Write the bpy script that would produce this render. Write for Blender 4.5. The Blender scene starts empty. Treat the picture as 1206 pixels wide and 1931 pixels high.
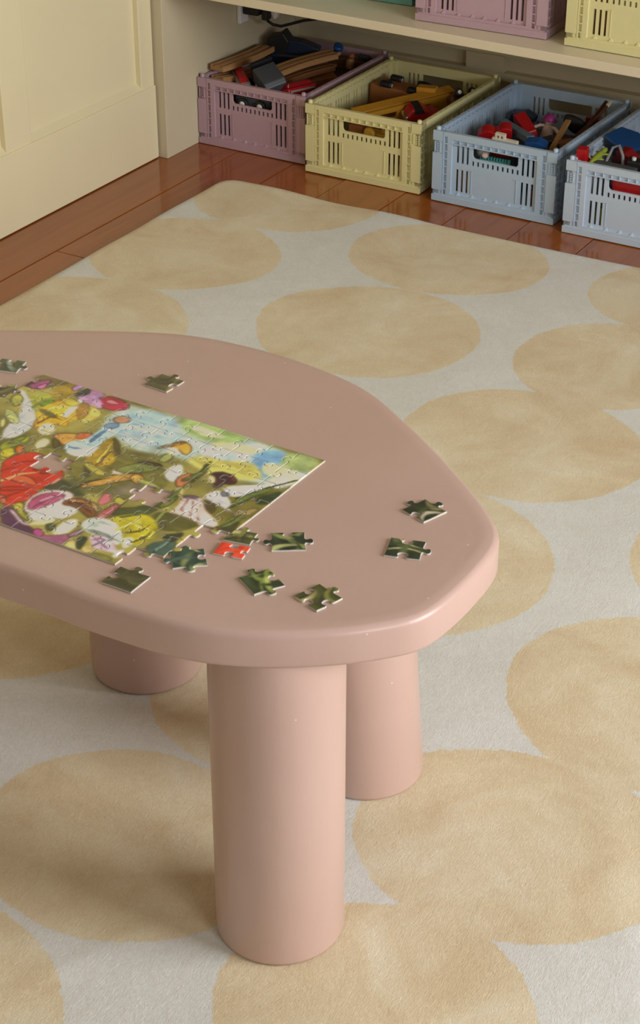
import bpy, bmesh, math, random
import numpy as np
from mathutils import Matrix, Vector
from mathutils.geometry import delaunay_2d_cdt

scene = bpy.context.scene
COL = scene.collection
PI = math.pi
rnd = random.Random(7)

# ------------------------------------------------------------------ camera, world, light, exposure
cam_data = bpy.data.cameras.new('camera')
cam = bpy.data.objects.new('camera', cam_data)
COL.objects.link(cam)
cam_data.sensor_fit = 'VERTICAL'
cam_data.sensor_height = 36.0
cam_data.sensor_width = 24.0
cam_data.lens = 3457.53 / 1931.0 * 36.0
cam_data.clip_start = 0.05
_pitch, _yaw = 0.537335, 0.530368
cam.matrix_world = (Matrix.Translation((2.1424, -3.1398, 1.3354)) @ Matrix.Rotation(_yaw, 4, 'Z')
                    @ Matrix.Rotation(PI / 2 - _pitch, 4, 'X'))
scene.camera = cam

world = bpy.data.worlds.new('daylight')
scene.world = world
world.use_nodes = True
world.node_tree.nodes['Background'].inputs[0].default_value = (0.78, 0.88, 1.0, 1)
world.node_tree.nodes['Background'].inputs[1].default_value = 1.0

def area_light(name, loc, rot, sx, sy, power, color):
    d = bpy.data.lights.new(name, 'AREA')
    d.shape = 'RECTANGLE'; d.size = sx; d.size_y = sy; d.energy = power; d.color = color
    o = bpy.data.objects.new(name, d); COL.objects.link(o)
    o.location = loc; o.rotation_euler = rot
    return o
# daylight coming through the big window in the right-hand wall
WIN_Y0, WIN_Y1, WIN_Z0, WIN_Z1 = -2.15, -0.65, 0.55, 1.75
area_light('window_daylight', (3.62, (WIN_Y0 + WIN_Y1) / 2, (WIN_Z0 + WIN_Z1) / 2), (0, PI / 2, 0),
           WIN_Z1 - WIN_Z0, WIN_Y1 - WIN_Y0, 64.0, (1.0, 0.985, 0.965))
# and through the narrow window beside it
WN_Y0, WN_Y1 = -3.55, -2.75
area_light('side_window_daylight', (3.62, (WN_Y0 + WN_Y1) / 2, (WIN_Z0 + WIN_Z1) / 2), (0, PI / 2, 0),
           WIN_Z1 - WIN_Z0, WN_Y1 - WN_Y0, 22.0, (1.0, 0.985, 0.965))

vs = scene.view_settings
vs.view_transform = 'Standard'
vs.look = 'None'
vs.gamma = 1.0
vs.use_curve_mapping = False
vs.exposure = 0.25

# ------------------------------------------------------------------ helpers: colour and materials
def lin(c):
    out = []
    for v in c[:3]:
        v = v / 255.0
        out.append(v / 12.92 if v <= 0.04045 else ((v + 0.055) / 1.055) ** 2.4)
    return (*out, 1.0)

class NT:
    """short hand for building node trees"""
    def __init__(self, name):
        self.m = bpy.data.materials.new(name)
        self.m.use_nodes = True
        self.t = self.m.node_tree
        self.b = self.t.nodes['Principled BSDF']
    def n(self, kind, **inp):
        nd = self.t.nodes.new(kind)
        for k, v in inp.items():
            if k.startswith('_'):
                setattr(nd, k[1:], v)
        return nd
    def l(self, a, b):
        self.t.links.new(a, b)
    def noise(self, scale, detail=4, rough=0.55, vec=None, dist=0.0):
        nd = self.n('ShaderNodeTexNoise')
        nd.inputs['Scale'].default_value = scale
        nd.inputs['Detail'].default_value = detail
        nd.inputs['Roughness'].default_value = rough
        nd.inputs['Distortion'].default_value = dist
        if vec is not None: self.l(vec, nd.inputs['Vector'])
        return nd.outputs['Fac']
    def coords(self, which='Object', scale=None):
        tc = self.n('ShaderNodeTexCoord').outputs[which]
        if scale:
            mp = self.n('ShaderNodeMapping')
            mp.inputs['Scale'].default_value = scale
            self.l(tc, mp.inputs['Vector'])
            return mp.outputs['Vector']
        return tc
    def ramp(self, fac, stops):
        r = self.n('ShaderNodeValToRGB')
        el = r.color_ramp.elements
        while len(el) < len(stops): el.new(0.5)
        for e, (p, c) in zip(el, stops):
            e.position = p; e.color = c
        self.l(fac, r.inputs['Fac'])
        return r.outputs['Color']
    def mix(self, fac, a, b, blend='MIX'):
        m = self.n('ShaderNodeMix', _data_type='RGBA', _blend_type=blend)
        for val, idx in ((fac, 0), (a, 6), (b, 7)):
            if hasattr(val, 'links'): self.l(val, m.inputs[idx])
            else: m.inputs[idx].default_value = val
        return m.outputs[2]
    def math(self, op, a, b=None, clamp=False):
        m = self.n('ShaderNodeMath', _operation=op, _use_clamp=clamp)
        for i, v in enumerate((a, b)):
            if v is None: continue
            if hasattr(v, 'links'): self.l(v, m.inputs[i])
            else: m.inputs[i].default_value = v
        return m.outputs[0]
    def bump(self, height, strength, dist):
        b = self.n('ShaderNodeBump')
        b.inputs['Strength'].default_value = strength
        b.inputs['Distance'].default_value = dist
        self.l(height, b.inputs['Height'])
        self.l(b.outputs['Normal'], self.b.inputs['Normal'])
    def color(self, c):
        if hasattr(c, 'links'): self.l(c, self.b.inputs['Base Color'])
        else: self.b.inputs['Base Color'].default_value = c
    def rough(self, r):
        if hasattr(r, 'links'): self.l(r, self.b.inputs['Roughness'])
        else: self.b.inputs['Roughness'].default_value = r

def plain(name, rgb, rough=0.5, var=0.06, scale=40.0, metal=0.0, bump=0.0, spec=0.5):
    """a plain painted or moulded surface with faint blotchy variation"""
    k = NT(name)
    f = k.noise(scale, 3, vec=k.coords())
    c = lin(rgb)
    lo = tuple(min(1, v * (1 - var)) for v in c[:3]) + (1,)
    hi = tuple(min(1, v * (1 + var)) for v in c[:3]) + (1,)
    k.color(k.ramp(f, [(0.3, lo), (0.7, hi)]))
    k.rough(rough)
    k.b.inputs['Metallic'].default_value = metal
    k.b.inputs['Specular IOR Level'].default_value = spec
    if bump: k.bump(f, bump, 0.002)
    return k.m

def wood(name, a, b, rough=0.5, scale=(6, 60, 60), coat=0.0):
    k = NT(name)
    f = k.noise(2.5, 6, 0.6, k.coords('Object', scale), 0.4)
    k.color(k.ramp(f, [(0.25, lin(a)), (0.75, lin(b))]))
    k.rough(rough)
    if coat:
        k.b.inputs['Coat Weight'].default_value = coat
        k.b.inputs['Coat Roughness'].default_value = 0.12
    k.bump(f, 0.15, 0.001)
    return k.m

# ------------------------------------------------------------------ helpers: geometry
class MB:
    """collects simple solids and links them as ONE mesh object"""
    def __init__(self):
        self.v = []; self.f = []; self.mi = []; self.sm = []
        self.M = Matrix.Identity(4); self.cur = 0
    def add(self, vs, fs, smooth=False):
        o = len(self.v)
        self.v += [tuple(self.M @ Vector(p)) for p in vs]
        for f in fs:
            self.f.append([i + o for i in f]); self.mi.append(self.cur); self.sm.append(smooth)
    def at(self, loc=(0, 0, 0), rot=(0, 0, 0)):
        from mathutils import Euler
        self.M = Matrix.Translation(loc) @ Euler(rot).to_matrix().to_4x4()
        return self
    def box(self, x0, x1, y0, y1, z0, z1):
        self.add([(x0, y0, z0), (x1, y0, z0), (x1, y1, z0), (x0, y1, z0), (x0, y0, z1), (x1, y0, z1), (x1, y1, z1), (x0, y1, z1)],
                 [(3, 2, 1, 0), (4, 5, 6, 7), (0, 1, 5, 4), (1, 2, 6, 5), (2, 3, 7, 6), (3, 0, 4, 7)])
        return self
    def cbox(self, cx, cy, cz, sx, sy, sz):
        return self.box(cx - sx / 2, cx + sx / 2, cy - sy / 2, cy + sy / 2, cz - sz / 2, cz + sz / 2)
    def prism(self, poly, z0, z1, axis='z'):
        """polygon (counter-clockwise) extruded along an axis"""
        n = len(poly)
        def P(a, b, c):
            return {'z': (a, b, c), 'y': (a, -c, b), 'x': (c, a, b)}[axis]
        self.add([P(a, b, z0) for a, b in poly] + [P(a, b, z1) for a, b in poly],
                 [tuple(range(n - 1, -1, -1)), tuple(range(n, 2 * n))] + [(i, (i + 1) % n, n + (i + 1) % n, n + i) for i in range(n)])
        return self
    def lathe(self, prof, seg=24, axis='z', c=(0, 0, 0)):
        """profile of (radius, height) turned about an axis"""
        vs = []; fs = []; m = len(prof)
        for r, h in prof:
            for s in range(seg):
                a = 2 * PI * s / seg
                x, y = r * math.cos(a), r * math.sin(a)
                p = {'z': (x, y, h), 'x': (h, x, y), 'y': (y, h, x)}[axis]
                vs.append((p[0] + c[0], p[1] + c[1], p[2] + c[2]))
        for i in range(m - 1):
            for s in range(seg):
                t = (s + 1) % seg
                fs.append((i * seg + s, i * seg + t, (i + 1) * seg + t, (i + 1) * seg + s))
        self.add(vs, fs, True)
        self.add([vs[s] for s in range(seg)], [tuple(range(seg - 1, -1, -1))])
        self.add([vs[(m - 1) * seg + s] for s in range(seg)], [tuple(range(seg))])
        return self
    def cyl(self, r, h0, h1, axis='z', c=(0, 0, 0), seg=20):
        b = min(r * 0.15, abs(h1 - h0) * 0.2)
        return self.lathe([(r - b, h0), (r, h0 + b), (r, h1 - b), (r - b, h1)], seg, axis, c)
    def ball(self, r, c, sx=1, sy=1, sz=1, seg=16, rings=10):
        prof = [(max(1e-4, math.sin(PI * i / rings)), -math.cos(PI * i / rings)) for i in range(rings + 1)]
        vs = []; fs = []
        for q, h in prof:
            for s in range(seg):
                a = 2 * PI * s / seg
                vs.append((c[0] + r * sx * q * math.cos(a), c[1] + r * sy * q * math.sin(a), c[2] + r * sz * h))
        for i in range(rings):
            for s in range(seg):
                t = (s + 1) % seg
                fs.append((i * seg + s, i * seg + t, (i + 1) * seg + t, (i + 1) * seg + s))
        self.add(vs, fs, True)
        return self
    def tube(self, pts, r, seg=8):
        pts = [Vector(p) for p in pts]
        vs = []; fs = []; up = Vector((0, 0, 1))
        for i, p in enumerate(pts):
            d = (pts[min(i + 1, len(pts) - 1)] - pts[max(i - 1, 0)]).normalized()
            a = d.cross(up)
            if a.length < 1e-3: a = d.cross(Vector((1, 0, 0)))
            a.normalize(); b = a.cross(d)
            for s in range(seg):
                t = 2 * PI * s / seg
                vs.append(tuple(p + a * (r * math.cos(t)) + b * (r * math.sin(t))))
        n = len(pts)
        for i in range(n - 1):
            for s in range(seg):
                t = (s + 1) % seg
                fs.append((i * seg + s, (i + 1) * seg + s, (i + 1) * seg + t, i * seg + t))
        self.add(vs, fs, True)
        self.add(vs[:seg], [tuple(range(seg))]); self.add(vs[-seg:], [tuple(range(seg - 1, -1, -1))])
        return self
    def grid(self, ux, uy, holes, put):
        """flat panel with rectangular holes: ux, uy extents; put(a, b, side) -> point, side 0/1 = front/back"""
        xs = sorted({round(v, 5) for v in [*ux, *[h[0] for h in holes], *[h[1] for h in holes]] if ux[0] - 1e-6 <= v <= ux[1] + 1e-6})
        ys = sorted({round(v, 5) for v in [*uy, *[h[2] for h in holes], *[h[3] for h in holes]] if uy[0] - 1e-6 <= v <= uy[1] + 1e-6})
        nx, ny = len(xs) - 1, len(ys) - 1
        solid = [[True] * ny for _ in range(nx)]
        for i in range(nx):
            cx = (xs[i] + xs[i + 1]) / 2
            hs = [h for h in holes if h[0] < cx < h[1]]
            for j in range(ny):
                cy = (ys[j] + ys[j + 1]) / 2
                if any(h[2] < cy < h[3] for h in hs): solid[i][j] = False
        idx = {}; vs = []; fs = []
        def V(i, j, s):
            k = (i, j, s)
            if k not in idx:
                idx[k] = len(vs); vs.append(put(xs[i], ys[j], s))
            return idx[k]
        S = lambda i, j: 0 <= i < nx and 0 <= j < ny and solid[i][j]
        for i in range(nx):
            # merge runs along y to keep it light
            for j in range(ny):
                if not solid[i][j]: continue
                fs.append((V(i, j, 0), V(i + 1, j, 0), V(i + 1, j + 1, 0), V(i, j + 1, 0)))
                fs.append((V(i, j, 1), V(i, j + 1, 1), V(i + 1, j + 1, 1), V(i + 1, j, 1)))
                if not S(i - 1, j): fs.append((V(i, j, 0), V(i, j + 1, 0), V(i, j + 1, 1), V(i, j, 1)))
                if not S(i + 1, j): fs.append((V(i + 1, j, 0), V(i + 1, j, 1), V(i + 1, j + 1, 1), V(i + 1, j + 1, 0)))
                if not S(i, j - 1): fs.append((V(i, j, 0), V(i, j, 1), V(i + 1, j, 1), V(i + 1, j, 0)))
                if not S(i, j + 1): fs.append((V(i, j + 1, 0), V(i + 1, j + 1, 0), V(i + 1, j + 1, 1), V(i, j + 1, 1)))
        self.add(vs, fs)
        return self
    def build(self, name, mats, parent=None, bevel=0.0, seg=2, smooth=False):
        me = bpy.data.meshes.new(name)
        me.from_pydata(self.v, [], self.f)
        for m in (mats if isinstance(mats, (list, tuple)) else [mats]): me.materials.append(m)
        me.polygons.foreach_set('material_index', self.mi)
        me.polygons.foreach_set('use_smooth', [bool(s or smooth) for s in self.sm])
        me.update()
        o = bpy.data.objects.new(name, me); COL.objects.link(o)
        if parent is not None: o.parent = parent
        if bevel:
            b = o.modifiers.new('bevel', 'BEVEL')
            b.width = bevel; b.segments = seg; b.limit_method = 'ANGLE'; b.angle_limit = math.radians(40)
        return o

def thing(name, label, cat, loc=(0, 0, 0), rot=(0, 0, 0), group=None):
    o = bpy.data.objects.new(name, None); COL.objects.link(o)
    o.empty_display_size = 0.02
    o.location = loc; o.rotation_euler = rot
    o['label'] = label; o['category'] = cat
    if group: o['group'] = group
    return o

def tag(o, label, cat, group=None):
    o['label'] = label; o['category'] = cat
    if group: o['group'] = group
    return o

def struct(o):
    o['kind'] = 'structure'
    return o

# ------------------------------------------------------------------ materials
M_wall = plain('cream_wall_paint', (232, 221, 184), 0.42, 0.02, 6)
M_shelf = plain('cream_shelf_paint', (222, 210, 184), 0.45, 0.025, 8)
M_back = plain('cream_cabinet_paint', (206, 195, 166), 0.5, 0.025, 8)
M_white = plain('grey_ceiling_paint', (176, 174, 168), 0.8, 0.01, 5)
M_far = plain('taupe_far_wall_paint', (120, 116, 108), 0.8, 0.01, 5)
M_sub = plain('dark_subfloor', (52, 30, 18), 0.9, 0.05, 8)

def plank_material():
    k = NT('varnished_floor_boards')
    co = k.coords('Object', (14, 1.2, 14))
    f = k.noise(2.2, 7, 0.6, co, 0.7)
    fine = k.noise(9, 5, 0.6, k.coords('Object', (30, 1.0, 30)), 0.3)
    info = k.n('ShaderNodeObjectInfo').outputs['Random']
    c = k.ramp(f, [(0.25, lin((142, 76, 27))), (0.55, lin((168, 94, 36))), (0.8, lin((178, 106, 45)))])
    c = k.mix(k.math('MULTIPLY', fine, 0.35), c, lin((122, 60, 20)))
    c = k.mix(k.math('MULTIPLY', info, 0.35), c, lin((142, 70, 26)))
    knots = k.math('GREATER_THAN', k.noise(26, 2, 0.5, k.coords('Object', (1.6, 1, 1))), 0.76)
    c = k.mix(k.math('MULTIPLY', knots, 0.75), c, lin((62, 34, 20)))
    k.color(c)
    k.rough(k.ramp(fine, [(0.3, (0.16, 0.16, 0.16, 1)), (0.7, (0.26, 0.26, 0.26, 1))]))
    k.b.inputs['Specular IOR Level'].default_value = 0.35
    k.b.inputs['Coat Weight'].default_value = 0.4
    k.b.inputs['Coat Roughness'].default_value = 0.07
    k.bump(fine, 0.06, 0.001)
    return k.m
M_plank = plank_material()

def table_material():
    k = NT('pink_table_paint')
    co = k.coords('Object')
    big = k.noise(5, 4, 0.55, co)
    brush = k.noise(3, 5, 0.6, k.coords('Object', (26, 26, 5)))
    c = k.ramp(big, [(0.3, lin((198, 167, 156))), (0.7, lin((204, 174, 163)))])
    c = k.mix(k.math('MULTIPLY', brush, 0.22), c, lin((190, 158, 146)))
    # little paint nicks
    vor = k.n('ShaderNodeTexVoronoi', _feature='F1')
    vor.inputs['Scale'].default_value = 26
    k.l(co, vor.inputs['Vector'])
    nick = k.math('LESS_THAN', vor.outputs['Distance'], 0.03)
    k.color(k.mix(k.math('MULTIPLY', nick, 0.7), c, lin((238, 214, 200))))
    k.rough(k.ramp(big, [(0.3, (0.30, 0.30, 0.30, 1)), (0.7, (0.40, 0.40, 0.40, 1))]))
    k.bump(k.math('ADD', k.math('MULTIPLY', big, 1.0), k.math('MULTIPLY', brush, 0.25)), 0.25, 0.004)
    return k.m
M_table = table_material()

# dots of the rug: centre x, y and the two radii, in metres
DOTS = [
    (.779, -.657, .198, .180), (.760, -.314, .190, .165), (.327, -.539, .182, .170), (.345, -.193, .194, .185),
    (.320, -.885, .215, .190), (1.180, -.275, .150, .150), (1.180, -.579, .151, .160), (1.178, -.891, .190, .172),
    (1.166, -1.259, .212, .200), (1.600, -1.047, .172, .171), (1.598, -1.390, .194, .182), (1.548, -1.713, .180, .160),
    (1.540, -2.006, .160, .150), (1.188, -1.925, .175, .150), (1.195, -1.612, .165, .158), (1.119, -2.268, .194, .190),
    (.800, -1.610, .170, .175), (.780, -1.010, .185, .170), (.775, -1.310, .180, .160), (.770, -1.960, .170, .160),
    (.330, -1.240, .190, .175), (.340, -1.580, .180, .170), (.340, -1.930, .180, .175), (1.610, -.710, .170, .165),
    (1.600, -.390, .170, .165), (2.020, -.330, .180, .170), (2.030, -.680, .180, .170), (2.020, -1.030, .180, .170),
    (2.030, -1.370, .180, .170), (2.020, -1.700, .180, .165), (2.010, -2.040, .180, .170), (1.545, -2.320, .180, .165),
    (1.960, -2.380, .180, .170), (.760, -2.300, .180, .170), (1.150, -2.640, .190, .175), (1.560, -2.660, .180, .170),
    (.340, -2.280, .180, .170), (.330, -2.640, .190, .180), (.770, -2.650, .180, .170), (1.980, -2.740, .180, .170),
]
def rug_material():
    k = NT('dotted_plush_rug')
    geo = k.n('ShaderNodeNewGeometry')
    pos = geo.outputs['Position']
    warp = k.n('ShaderNodeTexNoise'); warp.inputs['Scale'].default_value = 130; warp.inputs['Detail'].default_value = 3
    warp2 = k.n('ShaderNodeTexNoise'); warp2.inputs['Scale'].default_value = 6; warp2.inputs['Detail'].default_value = 2
    for w in (warp, warp2): k.l(pos, w.inputs['Vector'])
    def shifted(src, w, amt):
        s = k.n('ShaderNodeVectorMath', _operation='SUBTRACT'); k.l(w.outputs['Color'], s.inputs[0]); s.inputs[1].default_value = (.5, .5, .5)
        m = k.n('ShaderNodeVectorMath', _operation='MULTIPLY'); k.l(s.outputs[0], m.inputs[0]); m.inputs[1].default_value = (amt, amt, 0)
        a = k.n('ShaderNodeVectorMath', _operation='ADD'); k.l(src, a.inputs[0]); k.l(m.outputs[0], a.inputs[1])
        return a.outputs[0]
    p = shifted(shifted(pos, warp, 0.010), warp2, 0.020)
    best = None
    for cx, cy, rx, ry in DOTS:
        s = k.n('ShaderNodeVectorMath', _operation='SUBTRACT'); k.l(p, s.inputs[0]); s.inputs[1].default_value = (cx, cy, 0)
        m = k.n('ShaderNodeVectorMath', _operation='MULTIPLY'); k.l(s.outputs[0], m.inputs[0]); m.inputs[1].default_value = (1 / rx, 1 / ry, 0)
        ln = k.n('ShaderNodeVectorMath', _operation='LENGTH'); k.l(m.outputs[0], ln.inputs[0])
        best = ln.outputs['Value'] if best is None else k.math('MINIMUM', best, ln.outputs['Value'])
    dot = k.ramp(best, [(0.985, (1, 1, 1, 1)), (1.0, (0, 0, 0, 1))])
    # pile brushed in different directions
    pile = k.noise(7, 5, 0.6, k.coords('Object'), 0.8)
    mpt = k.n('ShaderNodeMapping'); mpt.inputs['Rotation'].default_value = (0, 0, 0.5); mpt.inputs['Scale'].default_value = (1.5, 0.42, 1)
    k.l(k.coords(), mpt.inputs['Vector'])
    tuft = k.noise(520, 4, 0.75, mpt.outputs['Vector'], 0.8)
    mid = k.noise(34, 6, 0.72, k.coords('Object', (1, 0.8, 1)), 0.6)
    tan = k.ramp(pile, [(0.3, lin((230, 207, 168))), (0.5, lin((241, 225, 190))), (0.7, lin((250, 241, 214)))])
    wht = k.ramp(pile, [(0.3, lin((234, 236, 232))), (0.7, lin((243, 245, 242)))])
    c = k.mix(dot, wht, tan)
    c = k.mix(k.math('MULTIPLY', k.ramp(mid, [(0.4, (0, 0, 0, 1)), (0.75, (1, 1, 1, 1))]), 0.14), c, lin((206, 180, 140)))
    c = k.mix(k.math('MULTIPLY', k.ramp(tuft, [(0.40, (1, 1, 1, 1)), (0.58, (0, 0, 0, 1))]), 0.36), c, lin((212, 202, 186)), 'MULTIPLY')
    k.color(c)
    k.rough(0.95)
    k.b.inputs['Specular IOR Level'].default_value = 0.15
    k.b.inputs['Sheen Weight'].default_value = 0.25
    k.b.inputs['Sheen Roughness'].default_value = 0.5
    h = k.math('ADD', k.math('MULTIPLY', tuft, 0.5), k.math('MULTIPLY', mid, 0.8))
    k.bump(h, 0.8, 0.004)
    return k.m
M_rug = rug_material()

# ------------------------------------------------------------------ the room
NOOK_BACK = 0.42
X_R, Y_F, H_C = 3.5, -4.4, 2.5
fl = struct(MB().box(-0.14, X_R, Y_F, NOOK_BACK, -0.05, -0.02).build('floor', M_sub))
xs = [-0.040 + 0.1405 * i for i in range(26)]
for i in range(25):
    x0, x1 = xs[i] + 0.0008, xs[i + 1] - 0.0008
    if i == 0: x0 = -0.12
    joints = {1: [-0.632], 3: [-1.4], 4: [-0.4], 6: [-0.9], 8: [-2.2]}.get(i, [-1.0 - 0.7 * (i % 4)])
    ends = [NOOK_BACK] + joints + [Y_F]
    for a, b in zip(ends[:-1], ends[1:]):
        dz = -0.0012 * ((i * 7) % 3) / 2
        MB().box(x0, x1, b + 0.001, a - 0.001, -0.02, dz).build('plank', M_plank, fl, bevel=0.0008, seg=1)

struct(MB().box(-0.14, X_R + 0.1, Y_F - 0.1, NOOK_BACK + 0.1, H_C, H_C + 0.05).build('ceiling', M_white))

wl = struct(MB().box(-0.14, -0.036, Y_F, NOOK_BACK, 0.0, H_C).build('wall_left', M_wall))
# raised framing on the wainscot: stiles and rails, leaving recessed fields
for y0, y1 in [(-0.166, -0.121)] + [(-0.602 - 0.437 * i, -0.526 - 0.437 * i) for i in range(9)]:
    MB().box(-0.037, -0.0235, y0, y1, 0.15, 1.05).build('stile', M_wall, wl, bevel=0.002, seg=2)
MB().box(-0.037, -0.0235, Y_F, -0.121, 1.05, 1.15).build('rail', M_wall, wl, bevel=0.002)
# bevelled reveal that closes each recessed field at its foot
for i in range(9):
    y0, y1 = -0.526 - 0.437 * i, (-0.166 if i == 0 else -0.602 - 0.437 * (i - 1))
    MB().prism([(-0.036, 0.15), (-0.0235, 0.15), (-0.0235, 0.157), (-0.036, 0.169)], -y1, -y0, 'y').build('field_sill', M_wall, wl)
struct(MB().box(-0.036, -0.0205, Y_F, -0.1205, 0.0022, 0.1565).build('baseboard_left', M_wall, bevel=0.0015))

# cupboard niche: side panel, back wall, skirting, shelves
struct(MB().box(-0.036, -0.0008, -0.1165, NOOK_BACK, 0.0, H_C).build('trim_1', M_back, bevel=0.0015))
wb = struct(MB().box(-0.14, X_R, NOOK_BACK, NOOK_BACK + 0.06, 0.0, H_C).build('wall_back', M_back))
MB().box(0.0, X_R, 0.402, NOOK_BACK, 0.162, 0.346).build('back_panel', M_back, wb, bevel=0.001)
MB().box(0.435, 0.525, 0.396, NOOK_BACK, 0.128, 0.164).build('joint_block', M_back, wb, bevel=0.001)
bb = struct(MB().box(0.0, X_R, 0.402, NOOK_BACK, 0.0, 0.112).build('baseboard_back', M_back, bevel=0.001))
MB().prism([(0.392, 0.112), (NOOK_BACK, 0.112), (NOOK_BACK, 0.128), (0.398, 0.128), (0.392, 0.122)], 0.0, X_R, 'x').build('moulding', M_back, bb)

def shelf(name, z0, z1):
    sl = math.tan(math.radians(-2.35))
    x1 = 2.7
    y = lambda x: -0.1155 + sl * x
    m = MB().prism([(0.0, y(0)), (x1, y(x1)), (x1, NOOK_BACK - 0.002), (0.0, NOOK_BACK - 0.002)], z0, z1, 'z')
    return struct(m.build(name, M_shelf, bevel=0.0015))
shelf('trim_2', 0.3495, 0.3670)
shelf('trim_3', 0.60, 0.618)
struct(MB().box(2.7, 2.736, -0.24, NOOK_BACK, 0.0, H_C).build('trim_4', M_back))

# right wall with the window the light comes through, and the wall behind the viewer
wr = MB()
for y0, y1 in ((Y_F, WN_Y0), (WN_Y1, WIN_Y0), (WIN_Y1, NOOK_BACK)): wr.box(X_R, X_R + 0.1, y0, y1, 0, H_C)
for y0, y1 in ((WN_Y0, WN_Y1), (WIN_Y0, WIN_Y1)): wr.box(X_R, X_R + 0.1, y0, y1, 0, WIN_Z0).box(X_R, X_R + 0.1, y0, y1, WIN_Z1, H_C)
struct(wr.build('wall_right', M_far))
for nm, y0, y1 in (('window_1', WIN_Y0, WIN_Y1), ('window_2', WN_Y0, WN_Y1)):
    w = MB(); a, b = X_R + 0.03, X_R + 0.07
    w.box(a, b, y0, y1, WIN_Z0, WIN_Z0 + 0.05).box(a, b, y0, y1, WIN_Z1 - 0.05, WIN_Z1)
    w.box(a, b, y0, y0 + 0.05, WIN_Z0, WIN_Z1).box(a, b, y1 - 0.05, y1, WIN_Z0, WIN_Z1).box(a, b, (y0 + y1) / 2 - 0.02, (y0 + y1) / 2 + 0.02, WIN_Z0, WIN_Z1)
    struct(w.build(nm, M_white))
struct(MB().box(-0.14, X_R, Y_F - 0.1, Y_F, 0, H_C).build('wall_front', M_far))

# ------------------------------------------------------------------ rug
def make_rug():
    x0, x1, y0, y1, T, R = 0.170, 2.35, -3.05, -0.163, 0.0080, 0.045
    nx, ny = 182, 240
    X, Y = np.meshgrid(np.linspace(x0, x1, nx), np.linspace(y0, y1, ny), indexing='ij')
    rs = np.random.RandomState(3)
    Z = np.zeros_like(X)
    for _ in range(26):
        a = rs.uniform(0, 2 * PI); fr = rs.uniform(5, 34)
        Z += np.sin((X * math.cos(a) + Y * math.sin(a)) * fr + rs.uniform(0, 6)) * 0.0022 / (1 + fr * 0.16)
    # a few creases near the front left corner of the view
    for ax, ay, bx, by, w, hgt in ((1.10, -2.42, 1.27, -2.06, .010, .0022), (1.27, -2.06, 1.38, -1.93, .012, .0012), (1.62, -1.62, 1.80, -1.95, .02, .0016)):
        d = np.array([bx - ax, by - ay]); L = np.hypot(*d); d /= L
        t = (X - ax) * d[0] + (Y - ay) * d[1]; n = -(X - ax) * d[1] + (Y - ay) * d[0]
        Z += hgt * np.exp(-(n / w) ** 2) * np.clip(np.minimum(t, L - t) / 0.05 + 0.5, 0, 1)
    for lx, ly in ((1.397, -1.949), (1.349, -1.682), (1.017, -1.644), (.76, -1.88)): Z *= np.clip((np.hypot(X - lx, Y - ly) - .075) / .05, 0, 1)
    edge = np.minimum(np.minimum(X - x0, x1 - X), np.minimum(Y - y0, y1 - Y))
    fall = np.clip(edge / 0.012, 0, 1)
    Zt = (T + Z - 0.0006) * np.sqrt(fall * (2 - fall)) + 0.0015
    # round the corners
    for cx, sx in ((x0 + R, -1), (x1 - R, 1)):
        for cy, sy in ((y0 + R, -1), (y1 - R, 1)):
            m = ((X - cx) * sx > 0) & ((Y - cy) * sy > 0)
            r = np.hypot(X - cx, Y - cy) + 1e-9
            q = np.maximum(np.abs(X - cx), np.abs(Y - cy))
            k = np.where(m, q / r, 1.0)
            X = np.where(m, cx + (X - cx) * k, X); Y = np.where(m, cy + (Y - cy) * k, Y)
    v = np.stack([X, Y, Zt], -1).reshape(-1, 3)
    f = []
    for i in range(nx - 1):
        for j in range(ny - 1):
            a = i * ny + j
            f.append((a, a + ny, a + ny + 1, a + 1))
    b = MB(); b.add(v.tolist(), f, True)
    # turned down edge to the boards
    ring = [i * ny for i in range(nx)] + [(nx - 1) * ny + j for j in range(1, ny)] + [i * ny + ny - 1 for i in range(nx - 2, -1, -1)] + [j for j in range(ny - 2, 0, -1)]
    o = len(b.v)
    b.v += [(v[i][0], v[i][1], 0.0002) for i in ring]
    n = len(ring)
    for q in range(n):
        b.f.append([ring[q], o + q, o + (q + 1) % n, ring[(q + 1) % n]]); b.mi.append(0); b.sm.append(True)
    return b.build('rug', M_rug)
tag(make_rug(), 'off-white plush rug with big tan dots under the pink table', 'rug')

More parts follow.
